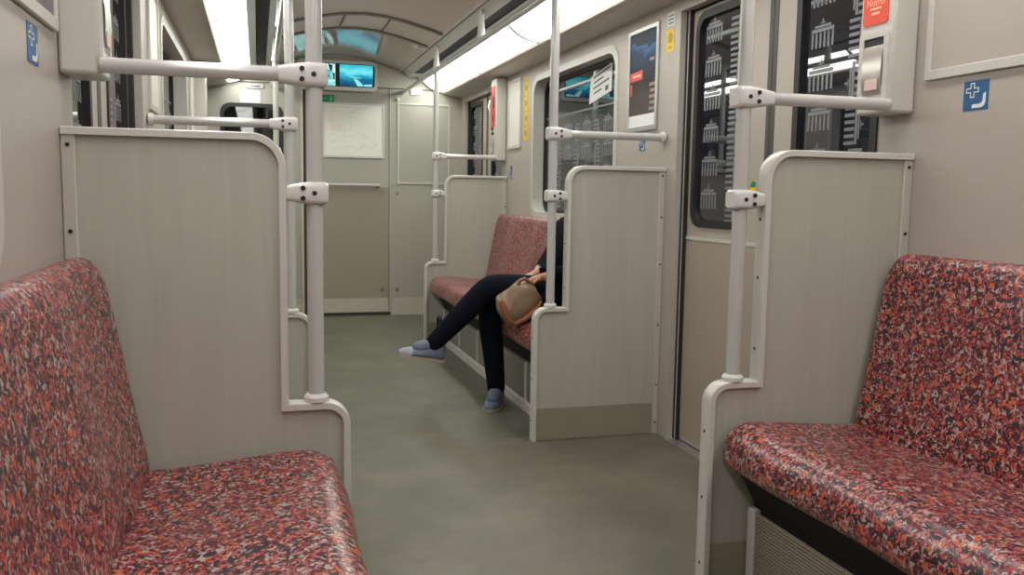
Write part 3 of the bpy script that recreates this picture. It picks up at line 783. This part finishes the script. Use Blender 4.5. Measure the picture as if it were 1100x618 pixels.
def poster_mat(y0, y1, z0, z1):
    m, nt, N, L, P = nodes_of('poster_picture_%d' % len(bpy.data.materials))
    geo = N.new('ShaderNodeNewGeometry'); sp = N.new('ShaderNodeSeparateXYZ'); L.new(geo.outputs['Position'], sp.inputs[0])
    mr = N.new('ShaderNodeMapRange'); mr.inputs['From Min'].default_value = z0; mr.inputs['From Max'].default_value = z1; L.new(sp.outputs['Z'], mr.inputs['Value'])
    n = N.new('ShaderNodeTexNoise'); n.inputs['Scale'].default_value = 7; n.inputs['Detail'].default_value = 2; L.new(geo.outputs['Position'], n.inputs['Vector'])
    ma = N.new('ShaderNodeMath'); ma.operation = 'MULTIPLY_ADD'; ma.inputs[1].default_value = .35; L.new(n.outputs['Fac'], ma.inputs[0]); L.new(mr.outputs[0], ma.inputs[2])
    r = ramp(N, [(.2, srgb(96, 84, 78)), (.5, srgb(72, 62, 60)), (.70, srgb(26, 28, 36)), (.90, srgb(26, 46, 82)), (1.02, srgb(58, 100, 150)), (1.14, srgb(28, 40, 62))], 'LINEAR')
    L.new(ma.outputs[0], r.inputs['Fac']); L.new(r.outputs['Color'], P.inputs['Base Color']); P.inputs['Roughness'].default_value = .5; P.inputs['Specular IOR Level'].default_value = .25
    return m
ad_frame(1, 1.78, 2.222, 1.532, 2.06, 'empty advert frame with blank beige panel above the pale blue cross sticker', 'blank')
ad_frame(-1, 1.78, 2.235, 1.527, 2.06, 'advert frame with dark picture at the upper corner above the front bench', 'dark')
ad_frame(1, 4.06, 4.425, 1.512, 2.035, 'advert poster in dark blue with red banner beside the seated person window', 'poster')
ad_frame(-1, 4.06, 4.425, 1.512, 2.035, 'advert frame on the wall opposite the dark blue poster', 'sheet')
ad_frame(1, 6.43, 6.775, 1.527, 2.05, 'framed white notice beside the yellow strip near the far emergency box', 'sheet')
ad_frame(-1, 6.43, 6.775, 1.527, 2.05, 'framed white notice on the wall opposite the yellow strip', 'sheet')

def cross_sticker(s, y0, y1, z0, z1, label):
    t = thing('priority_seat_sign', label, 'sticker', (s*W, (y0+y1)/2, z0), 'blue priority seat stickers')
    mb = MB(); mb.prism(yz(s*(W-.0015), rrect(y0, y1, z0, z1, .002, 2)), (s*.0013, 0, 0)); mb.build('sheet', STICKB, t)
    X = s*(W-.002); w, h = y1-y0, z1-z0
    def P(a, b): return (X, (y1-a*w) if s > 0 else (y0+a*w), z0+b*h)
    mb = MB()
    # outlined plus
    plus = [(-1, -3), (1, -3), (1, -1), (3, -1), (3, 1), (1, 1), (1, 3), (-1, 3), (-1, 1), (-3, 1), (-3, -1), (-1, -1)]
    o = [P(.36+p[0]*.087, .68+p[1]*.085) for p in plus]
    k = [( math.copysign(abs(p[0])-.42, p[0]), math.copysign(abs(p[1])-.42, p[1])) for p in plus]
    i = [P(.36+p[0]*.087, .68+p[1]*.085) for p in k]
    for q in range(12):
        r = (q+1) % 12; mb.face([o[q], o[r], i[r], i[q]])
    # seat shape
    pts = [P(.86, .55), P(.86, .25), P(.72, .13), P(.40, .13)]
    th = [(.07, 0), (.07, -.02), (.02, -.08), (0, -.07)]
    outer = [(.91, .58), (.91, .25), (.88, .16), (.80, .09), (.70, .07), (.36, .07)]; inner = [(.80, .53), (.79, .30), (.76, .25), (.72, .22), (.66, .20), (.39, .20)]
    for q in range(5): mb.face([P(*outer[q]), P(*outer[q+1]), P(*inner[q+1]), P(*inner[q])])
    mb.build('pictogram', ICON, t)
cross_sticker(1, 1.985, 2.073, 1.432, 1.512, 'blue sticker with white plus and seat sign below the empty advert frame')
cross_sticker(-1, 1.985, 2.073, 1.430, 1.510, 'blue sticker with white plus sign at the upper corner, below the dark picture')
cross_sticker(1, 4.20, 4.27, 1.412, 1.478, 'tiny blue seat sticker just below the dark blue poster')
cross_sticker(1, 6.66, 6.72, 1.30, 1.40, 'tiny blue seat sticker below the framed white notice')

t = thing('warning_sign', 'yellow warning sticker on the pillar between poster and sliding door', 'sticker', (W, 3.945, 1.9))
mb = MB(); mb.prism(yz(W-.0015, rrect(3.905, 3.99, 1.868, 1.975, .004, 2)), (.0013, 0, 0)); mb.build('sheet', STICKY, t)
mb = MB(); mb.tube([(W-.0021, 3.947, 1.934), (W-.0016, 3.947, 1.934)], .026, 14); mb.box((W-.0021, 3.93, 1.885), (W-.0016, 3.965, 1.895)); mb.build('pictogram', mat('sticker_dark_yellow', srgb(168, 136, 32), .5), t)
t = tag(MB().prism(yz(W-.0015, rrect(3.905, 3.985, 1.988, 2.055, .003, 2)), (.0013, 0, 0)).build('white_sticker', PAPER), 'small white printed sticker above the yellow warning sticker', 'sticker')
mb = MB()
for k in range(3): mb.box((W-.0021, 3.917, 2.0+k*.017), (W-.0016, 3.972, 2.006+k*.017))
mb.build('print', INK, t)
t = thing('icon_sign', 'tall yellow strip of icons beside the window frame', 'sticker', (W, 6.32, 1.58))
mb = MB(); mb.box((W-.0015, 6.262, 1.575), (W-.0002, 6.36, 2.03)); mb.build('sheet', STICKY, t)
mb = MB()
for k in range(4): mb.box((W-.002, 6.29, 1.61+k*.11), (W-.0015, 6.335, 1.645+k*.11)); mb.box((W-.002, 6.265, 1.675+k*.11), (W-.0015, 6.357, 1.678+k*.11))
mb.build('icon', mat('sticker_dark_yellow', srgb(168, 136, 32), .5), t)
# paper notice taped to the window glass
t = thing('paper_notice', 'white printed sheet taped slanted to the window behind the seated person', 'paper', (W+.083, 5.05, 1.75))
X = W+.0820
c4 = [(5.235, 1.742), (4.875, 1.790), (4.868, 1.955), (5.215, 1.902)]
mb = MB(); mb.prism(yz(X, c4), (.0012, 0, 0)); mb.build('sheet', PAPER, t)
def Q(a, b):
    p0 = Vector(c4[0]).lerp(Vector(c4[1]), a); p1 = Vector(c4[3]).lerp(Vector(c4[2]), a); p = p0.lerp(p1, b); return (X-.0006, p.x, p.y)
mb = MB()
for (a0, a1, b) in ((.15, .92, .86), (.18, .62, .66), (.16, .88, .46), (.2, .55, .26)):
    mb.face([Q(a0, b), Q(a1, b), Q(a1, b+.07), Q(a0, b+.07)])
mb.face([Q(.72, .12), Q(.86, .12), Q(.86, .3), Q(.72, .3)])
mb.build('print', INK, t)
# green tag on the lower clamp
mb = MB(); mb.prism([(.634, Y1+.012, ZC+.03), (.650, Y1+.012, ZC+.029), (.656, Y1+.012, ZC+.050), (.645, Y1+.012, ZC+.054)], (0, .006, 0)); mb.prism([(.636, Y1+.010, ZC+.024), (.655, Y1+.010, ZC+.024), (.655, Y1+.010, ZC+.036), (.636, Y1+.010, ZC+.036)], (0, .01, 0), 1)
tag(mb.build('green_tag', [mat('green_plastic', srgb(20, 140, 80), .4), STICKY]), 'tiny green and yellow tag stuck on the clamp of the white pole', 'tag')

# ------------------------------------------------------------------ the seated person
SKIN  = mat('skin', srgb(176, 126, 104), .5)
NAVY  = mat('navy_trousers', srgb(15, 18, 30), .9, spec=.15, var=.15, vscale=20)
COAT  = mat('black_coat', srgb(9, 10, 15), .95, spec=.1)
SHOE  = mat('grey_blue_shoe', srgb(112, 118, 140), .7, var=.06, vscale=40)
SHOEL = mat('pale_shoe_tip', srgb(150, 152, 162), .6)
SOLE  = mat('shoe_sole', srgb(168, 156, 138), .6)
SOCK  = mat('grey_sock', srgb(108, 114, 136), .75)
CUFF  = mat('pale_knit', srgb(196, 194, 190), .8)
HAIR  = mat('dark_hair', srgb(40, 30, 26), .6)
def skin(name, nodes, edges, m, parent, sub=2, root=None, origin=None):
    """a continuous surface grown round joints; nodes: {key: (point, radius or (rx, ry))}"""
    off = Vector((0, 0, 0)); q = parent
    while q is not None: off += q.location; q = q.parent
    keys = list(nodes); ix = {k: i for i, k in enumerate(keys)}
    me = bpy.data.meshes.new(name)
    me.from_pydata([Vector(nodes[k][0])-off for k in keys], [(ix[a], ix[b]) for a, b in edges], [])
    o = bpy.data.objects.new(name, me); C.objects.link(o)
    md = o.modifiers.new('skin', 'SKIN'); md.use_smooth_shade = True
    if not me.skin_vertices: me.skin_vertices.new()
    sv = me.skin_vertices[0].data
    for k in keys:
        r = nodes[k][1]; sv[ix[k]].radius = r if isinstance(r, tuple) else (r, r); sv[ix[k]].use_root = (k == (root or keys[0]))
    u = o.modifiers.new('sub', 'SUBSURF'); u.levels = u.render_levels = sub
    dg = bpy.context.evaluated_depsgraph_get(); dg.update()
    m2 = bpy.data.meshes.new_from_object(o.evaluated_get(dg))
    bpy.data.objects.remove(o); bpy.data.meshes.remove(me)
    m2.materials.clear(); m2.materials.append(m); m2.name = name
    for p in m2.polygons: p.use_smooth = True; p.material_index = 0
    o = bpy.data.objects.new(name, m2); C.objects.link(o); o.parent = parent
    return o
per = thing('person', 'person in dark coat and navy trousers sitting cross-legged with a bag on the lap', 'person', (.75, 4.56, 0))
hipR, kneeR, ankR = Vector((.90, 4.66, .60)), Vector((.485, 4.69, .575)), Vector((.535, 4.70, .085))
hipL, kneeL, ankL = Vector((.90, 4.46, .61)), Vector((.462, 4.575, .690)), Vector((.176, 4.70, .362))
shR, elR, wrR = Vector((.93, 4.69, 1.0)), Vector((.86, 4.76, .80)), Vector((.735, 4.62, .745))
shL, elL, wrL = Vector((.93, 4.33, 1.0)), Vector((.84, 4.27, .79)), Vector((.70, 4.40, .75))
pel = Vector((.90, 4.56, .62)); wai = Vector((.90, 4.55, .78)); che = Vector((.93, 4.52, .95)); nek = Vector((.97, 4.50, 1.06)); hea = Vector((.985, 4.49, 1.17)); top = Vector((.995, 4.485, 1.24))
nd = {'pel': (pel, .09), 'wai': (wai, .085), 'che': (che, .09), 'nk0': (nek, .05), 'nk1': (nek.lerp(hea, .45), .048), 'hea': (hea+Vector((.01, 0, .0)), .05)}
ed = [('pel', 'wai'), ('wai', 'che'), ('che', 'nk0'), ('nk0', 'nk1'), ('nk1', 'hea')]
for sd, hip, kn, an, sh, el, wr in (('R', hipR, kneeR, ankR, shR, elR, wrR), ('L', hipL, kneeL, ankL, shL, elL, wrL)):
    nd.update({'hip'+sd: (hip, .065), 'kn'+sd: (kn, .052), 'cal'+sd: (kn.lerp(an, .35), .046), 'an'+sd: (an, .032), 'sh'+sd: (sh, .042), 'el'+sd: (el, .034), 'wr'+sd: (wr, .024)})
    ed += [('pel', 'hip'+sd), ('hip'+sd, 'kn'+sd), ('kn'+sd, 'cal'+sd), ('cal'+sd, 'an'+sd), ('che', 'sh'+sd), ('sh'+sd, 'el'+sd), ('el'+sd, 'wr'+sd)]
    # foot
    ft = an+(Vector((-.04, -.085, -.045)) if sd == 'R' else Vector((-.09, .0, -.035)))
    nd['ft'+sd] = (ft, .018); ed.append(('an'+sd, 'ft'+sd))
    # hand: palm, four bent fingers and a thumb closing on the bag
    g = 1 if sd == 'R' else -1
    fw = (Vector((-.70, -.45, -.12)) if sd == 'R' else Vector((-.80, .10, -.25))).normalized(); dn = Vector((0, 0, -1)); si = fw.cross(dn).normalized()*g
    pm = wr+fw*.05; nd['pm'+sd] = (pm, (.026, .020)); ed.append(('wr'+sd, 'pm'+sd))
    for k, (ln, sp) in enumerate(((.066, -.028), (.074, -.010), (.070, .009), (.055, .026))):
        a = pm+fw*.028+si*sp; b_ = a+fw*ln*.5+dn*ln*.18; c_ = b_+fw*ln*.15+dn*ln*.5
        for j, (p, r) in enumerate(((a, .0095), (b_, .0085), (c_, .0072))):
            nd['f%s%d%d' % (sd, k, j)] = (p, r)
        ed += [('pm'+sd, 'f%s%d0' % (sd, k)), ('f%s%d0' % (sd, k), 'f%s%d1' % (sd, k)), ('f%s%d1' % (sd, k), 'f%s%d2' % (sd, k))]
    a = wr+fw*.03-si*.028; b_ = a+fw*.035-si*.016+dn*.012; nd['t0'+sd] = (a, .011); nd['t1'+sd] = (b_, .0085); ed += [('wr'+sd, 't0'+sd), ('t0'+sd, 't1'+sd)]
body = skin('body', nd, ed, SKIN, per, 2)
# trousers: pelvis and both legs in one piece
tn = {'pel': (pel, (.12, .12)), 'hR': (hipR, .098), 'tR': (hipR.lerp(kneeR, .5), .092), 'kR': (kneeR, .078), 'k2R': (kneeR+Vector((.005, 0, -.09)), .073), 'cR': (kneeR.lerp(ankR, .5), .066), 'aR': (ankR+Vector((0, 0, .02)), .054), 'eR': (ankR+Vector((0, 0, -.024)), .054),
      'hL': (hipL, .098), 'tL': (hipL.lerp(kneeL, .5)+Vector((0, 0, .018)), .090), 'kL': (kneeL, .076), 'k2L': (kneeL.lerp(ankL, .16), .074), 'cL': (kneeL.lerp(ankL, .5), .066), 'aL': (ankL+(kneeL-ankL).normalized()*.01, .052), 'eL': (ankL-(kneeL-ankL).normalized()*.036, .053)}
te = [('pel', 'hR'), ('hR', 'tR'), ('tR', 'kR'), ('kR', 'k2R'), ('k2R', 'cR'), ('cR', 'aR'), ('aR', 'eR'), ('pel', 'hL'), ('hL', 'tL'), ('tL', 'kL'), ('kL', 'k2L'), ('k2L', 'cL'), ('cL', 'aL'), ('aL', 'eL')]
lab(skin('trousers', tn, te, NAVY, per, 2), 'dark navy trousers')
# coat
cn = {'pel': (pel+Vector((.01, -.01, .02)), (.145, .15)), 'wai': (wai, (.125, .15)), 'che': (che, (.125, .16)), 'nek': (nek+Vector((0, 0, -.01)), .075),
      'shR': (shR, .072), 'uaR': (shR.lerp(elR, .5), .062), 'elR': (elR, .056), 'faR': (elR.lerp(wrR, .55), .046), 'shL': (shL, .072), 'uaL': (shL.lerp(elL, .5), .062), 'elL': (elL, .056), 'faL': (elL.lerp(wrL, .75), .044),
      'tl': (Vector((.78, 4.42, .615)), .085), 'tl2': (Vector((.67, 4.36, .58)), .062), 'tl3': (Vector((.575, 4.335, .545)), .04)}
cee = [('pel', 'wai'), ('wai', 'che'), ('che', 'nek'), ('che', 'shR'), ('shR', 'uaR'), ('uaR', 'elR'), ('elR', 'faR'), ('che', 'shL'), ('shL', 'uaL'), ('uaL', 'elL'), ('elL', 'faL'), ('pel', 'tl'), ('tl', 'tl2'), ('tl2', 'tl3')]
lab(skin('coat', cn, cee, COAT, per, 2), 'black coat')
lab(skin('cuff', {'a': (elR.lerp(wrR, .5), .040), 'b': (elR.lerp(wrR, .75), .036), 'c': (elR.lerp(wrR, .93), .031)}, [('a', 'b'), ('b', 'c')], CUFF, per, 2), 'pale knitted cuff')
# head facing the aisle, looking slightly down: rings from chin to crown joined into the body mesh
HT = Matrix.Translation(hea+Vector((0, 0, .015))) @ Matrix.Rotation(math.radians(-6), 4, 'Y')
prof_h = [(-.108, -.070, -.030, .020), (-.100, -.084, -.005, .036), (-.080, -.088, .040, .052), (-.055, -.088, .066, .060), (-.030, -.086, .080, .065), (-.005, -.084, .090, .069), (.020, -.083, .096, .071), (.045, -.084, .098, .071), (.070, -.078, .094, .067), (.090, -.064, .082, .057), (.105, -.042, .060, .041), (.113, -.012, .030, .020)]
rings = []; hair_r = []
for z, fx, bx, hw in prof_h:
    ring = []; hr = []
    for j in range(28):
        a = 2*PI*j/28; ca, sa = math.cos(a), math.sin(a)
        cxx = (fx+bx)/2; rx = (bx-fx)/2
        x = cxx+rx*ca; y = hw*math.copysign(abs(sa)**.85, sa)
        front = max(0, -ca)
        if front > .8 and abs(y) < .022:
            k = 1-abs(y)/.022
            x -= k*{-.055: .006, -.030: .022, -.005: .012, .020: .005}.get(z, 0)
        if z == .020 and front > .6 and .014 < abs(y) < .05: x += .007
        ring.append(HT @ Vector((x, y, z)))
        e = 1.10
        hx = x if ca > -.25 else max(x, cxx-rx*.30)
        hr.append(HT @ Vector((cxx+(hx-cxx)*e+.006, y*1.10, z*1.04+.006)))
    rings.append(ring); hair_r.append(hr)
bm = bmesh.new(); bm.from_mesh(body.data)
R_ = [[bm.verts.new(Vector(p)-per.location) for p in r] for r in rings]
for i in range(len(R_)-1):
    for j in range(28):
        k = (j+1) % 28; bm.faces.new((R_[i][j], R_[i][k], R_[i+1][k], R_[i+1][j]))
bm.faces.new(R_[0][::-1]); bm.faces.new(R_[-1])
for sy in (-1, 1):
    e = MB(); e.ball((0, 0, 0), .017, 12, sc=(.8, .45, 1.5))
    for f_ in e.b.faces: bm.faces.new([bm.verts.new(HT @ (v.co+Vector((.012, sy*.071, -.005)))-per.location) for v in f_.verts])
    e.b.free()
bmesh.ops.remove_doubles(bm, verts=bm.verts, dist=1e-5); bmesh.ops.recalc_face_normals(bm, faces=bm.faces)
bm.to_mesh(body.data); bm.free()
for p in body.data.polygons: p.use_smooth = True
# hair: cap over the crown and back, falling to the collar
mb = MB()
top_r = [[HT @ Vector((.0+(.105 if math.cos(2*PI*j/28) > -.35 else .045)*math.cos(2*PI*j/28)+.014, .080*math.sin(2*PI*j/28), z)) for j in range(28)] for z in (-.115, -.07, -.02, .03)]
top_r += [[HT @ Vector((.010+r_*1.22*math.cos(2*PI*j/28), r_*math.sin(2*PI*j/28), z)) for j in range(28)] for r_, z in ((.080, .060), (.073, .088), (.056, .110), (.028, .123))]
mb.loft(top_r); mb.build('hair', HAIR, per, smooth=True, subsurf=1)
IRIS = mat('dark_iris', srgb(48, 34, 28), .3)
for sy in (-1, 1):
    mb = MB(); mb.ball(HT @ Vector((-.0635, sy*.031, .018)), .0115, 12); ey = mb.build('eye', WHITE, per, smooth=True)
    mb = MB(); mb.ball(HT @ Vector((-.0732, sy*.031, .016)), .0056, 10, sc=(.5, 1, 1)); mb.build('iris', IRIS, ey, smooth=True)
mb = MB(); mb.tube([HT @ Vector((-.082, -.022, -.062)), HT @ Vector((-.0905, 0, -.060)), HT @ Vector((-.082, .022, -.062))], [.003, .0055, .003], 8); mb.build('mouth', mat('lips', srgb(150, 84, 78), .5), per, smooth=True)
for sd, an in (('R', ankR), ('L', ankL)):
    ft = an+(Vector((-.055, -.12, -.035)) if sd == 'R' else Vector((-.12, .0, -.028)))
    skin('sock', {'a': (an+Vector((0, 0, .03)), .043), 'b': (an, .043), 'c': (an.lerp(ft, .5), .040), 'd': (ft, .037)}, [('a', 'b'), ('b', 'c'), ('c', 'd')], SOCK, per, 2)
def shoe(heel, toe, up, m):
    """low shoe from heel to toe with a thin sole"""
    heel, toe, up = Vector(heel), Vector(toe), Vector(up).normalized(); fw = (toe-heel); L_ = fw.length; fw.normalize(); sd = fw.cross(up).normalized(); up = sd.cross(fw).normalized()
    st = [(-.01, .026, .060), (.06, .040, .100), (.2, .044, .108), (.34, .042, .092), (.5, .043, .066), (.68, .045, .046), (.82, .043, .038), (.93, .033, .030), (1.0, .014, .018)]
    rings = []; srings = []
    for (t_, w_, h_) in st:
        c = heel+fw*L_*t_; base = .010
        pr = [(-w_, 0), (-w_*1.02, h_*.35), (-w_*.82, h_*.75), (-w_*.35, h_), (w_*.35, h_), (w_*.82, h_*.75), (w_*1.02, h_*.35), (w_, 0)]
        rings.append([c+sd*a+up*(b_+base) for a, b_ in pr]); w2 = w_+.003
        srings.append([c+sd*a+up*b_ for a, b_ in ((-w2, 0), (-w2, .014), (w2, .014), (w2, 0))])
    mb = MB(); mb.loft(rings); o = mb.build('shoe', m, per, smooth=True, subsurf=1)
    mb = MB(); mb.loft(srings); so = mb.build('sole', SOLE, o, smooth=True)
    return o, heel, fw, L_, sd, up
o, *_ = shoe((.572, 4.775, 0), (.452, 4.545, 0), (0, 0, 1), SHOE)
o, hl, fw, L_, sd, up = shoe((.232, 4.705, .258), (-.016, 4.70, .302), (.16, 0, 1), SHOE)
st = [(.74, .046, .046), (.84, .044, .040), (.93, .035, .033), (1.005, .016, .021)]
mb = MB(); rings = []
for (t_, w_, h_) in st:
    c = hl+fw*L_*t_; pr = [(-w_, .002), (-w_*1.02, h_*.35), (-w_*.82, h_*.75), (-w_*.35, h_+.002), (w_*.35, h_+.002), (w_*.82, h_*.75), (w_*1.02, h_*.35), (w_, .002)]
    rings.append([c+sd*a+up*(b_+.010) for a, b_ in pr])
mb.loft(rings); lab(mb.build('toe_cap', SHOEL, o, smooth=True), 'pale toe tip')

# slouchy bag held on the lap
def bag_mat():
    m, nt, N, L, P = nodes_of('olive_brown_satin')
    geo = N.new('ShaderNodeNewGeometry')
    n = N.new('ShaderNodeTexNoise'); n.inputs['Scale'].default_value = 9; n.inputs['Detail'].default_value = 2; L.new(geo.outputs['Position'], n.inputs['Vector'])
    r = ramp(N, [(.36, srgb(112, 66, 40)), (.45, srgb(150, 128, 100)), (.6, srgb(128, 112, 90)), (.72, srgb(160, 96, 56))], 'LINEAR')
    L.new(n.outputs['Fac'], r.inputs['Fac']); L.new(r.outputs['Color'], P.inputs['Base Color']); P.inputs['Roughness'].default_value = .35
    return m
BAGM = bag_mat(); BAGT = mat('bag_rust_trim', srgb(150, 92, 62), .45)
bag = thing('handbag', 'olive brown satin handbag with rust coloured trim on the lap of the seated person', 'bag', (.55, 4.36, .53))
bc = Vector((.55, 4.345, .628)); rot = Matrix.Rotation(math.radians(-34), 3, 'Y') @ Matrix.Rotation(math.radians(8), 3, 'Z')
rings = []; rnd = random.Random(4)
for i in range(15):
    v = -1+2*i/14; ring = []
    ww = .118*(1-.28*max(0, v)**2-.10*max(0, -v)**3); dd = .056*(1-abs(v)**3.0*.8)*(1-.15*v)
    for j in range(36):
        a = 2*PI*j/36; ca, sa = math.cos(a), math.sin(a)
        x = math.copysign(abs(ca)**.6, ca)*ww; y = math.copysign(abs(sa)**.75, sa)*dd
        fold = 1+.05*math.sin(5*a+3*v)+.04*math.sin(9*a-5*v+1)
        p = Vector((x*(1+.02*math.sin(6*v)), y*fold, .088*v+.010*math.sin(3*a)*v))
        ring.append(bc+rot @ p)
    rings.append(ring)
mb = MB(); mb.loft(rings); mb.build('pouch', BAGM, bag, smooth=True, subsurf=1)
def on_bag(x, y, z): return bc+rot @ Vector((x, y, z))
mb = MB(); mb.tube([on_bag(-.085, -.030, -.08), on_bag(-.108, -.034, -.03), on_bag(-.098, -.045, .03), on_bag(-.085, -.040, .07)], [.012, .016, .015, .01], 10); mb.build('side_trim', BAGT, bag, smooth=True)
mb = MB(); mb.tube([on_bag(-.09, -.035, -.072), on_bag(-.03, -.048, -.082), on_bag(.05, -.045, -.08), on_bag(.095, -.03, -.065)], [.011, .014, .014, .01], 10); mb.build('bottom_trim', BAGT, bag, smooth=True)
mb = MB(); mb.tube([on_bag(.04, -.02, .075), on_bag(.06, -.028, .092), on_bag(.09, -.026, .085), on_bag(.115, -.02, .03)], .009, 10); mb.build('strap', BAGT, bag, smooth=True)

# ------------------------------------------------------------------ world, camera, view
w = bpy.data.worlds.new('tunnel'); bpy.context.scene.world = w; w.use_nodes = True
w.node_tree.nodes['Background'].inputs[0].default_value = (.004, .004, .005, 1)
cam = bpy.data.cameras.new('camera'); co = bpy.data.objects.new('camera', cam); C.objects.link(co)
cx, cz, fpx, yaw, pit, rol = -0.7355, 1.1821, 949.28, .28042, .10555, .015556
cy, sy, cp, sp = math.cos(yaw), math.sin(yaw), math.cos(pit), math.sin(pit)
F = Vector((sy*cp, cy*cp, -sp)); R = Vector((cy, -sy, 0)); U = R.cross(F)
R2 = R*math.cos(rol)+U*math.sin(rol); U2 = U*math.cos(rol)-R*math.sin(rol)
M = Matrix((R2, U2, -F)).transposed().to_4x4(); M.translation = Vector((cx, 0, cz)); co.matrix_world = M
cam.sensor_width = 36; cam.sensor_fit = 'HORIZONTAL'; cam.lens = fpx/1100*36; cam.clip_start = .02
sc = bpy.context.scene; sc.camera = co
vs = sc.view_settings; vs.view_transform = 'Standard'; vs.look = 'None'; vs.exposure = 0; vs.gamma = 1; vs.use_curve_mapping = False
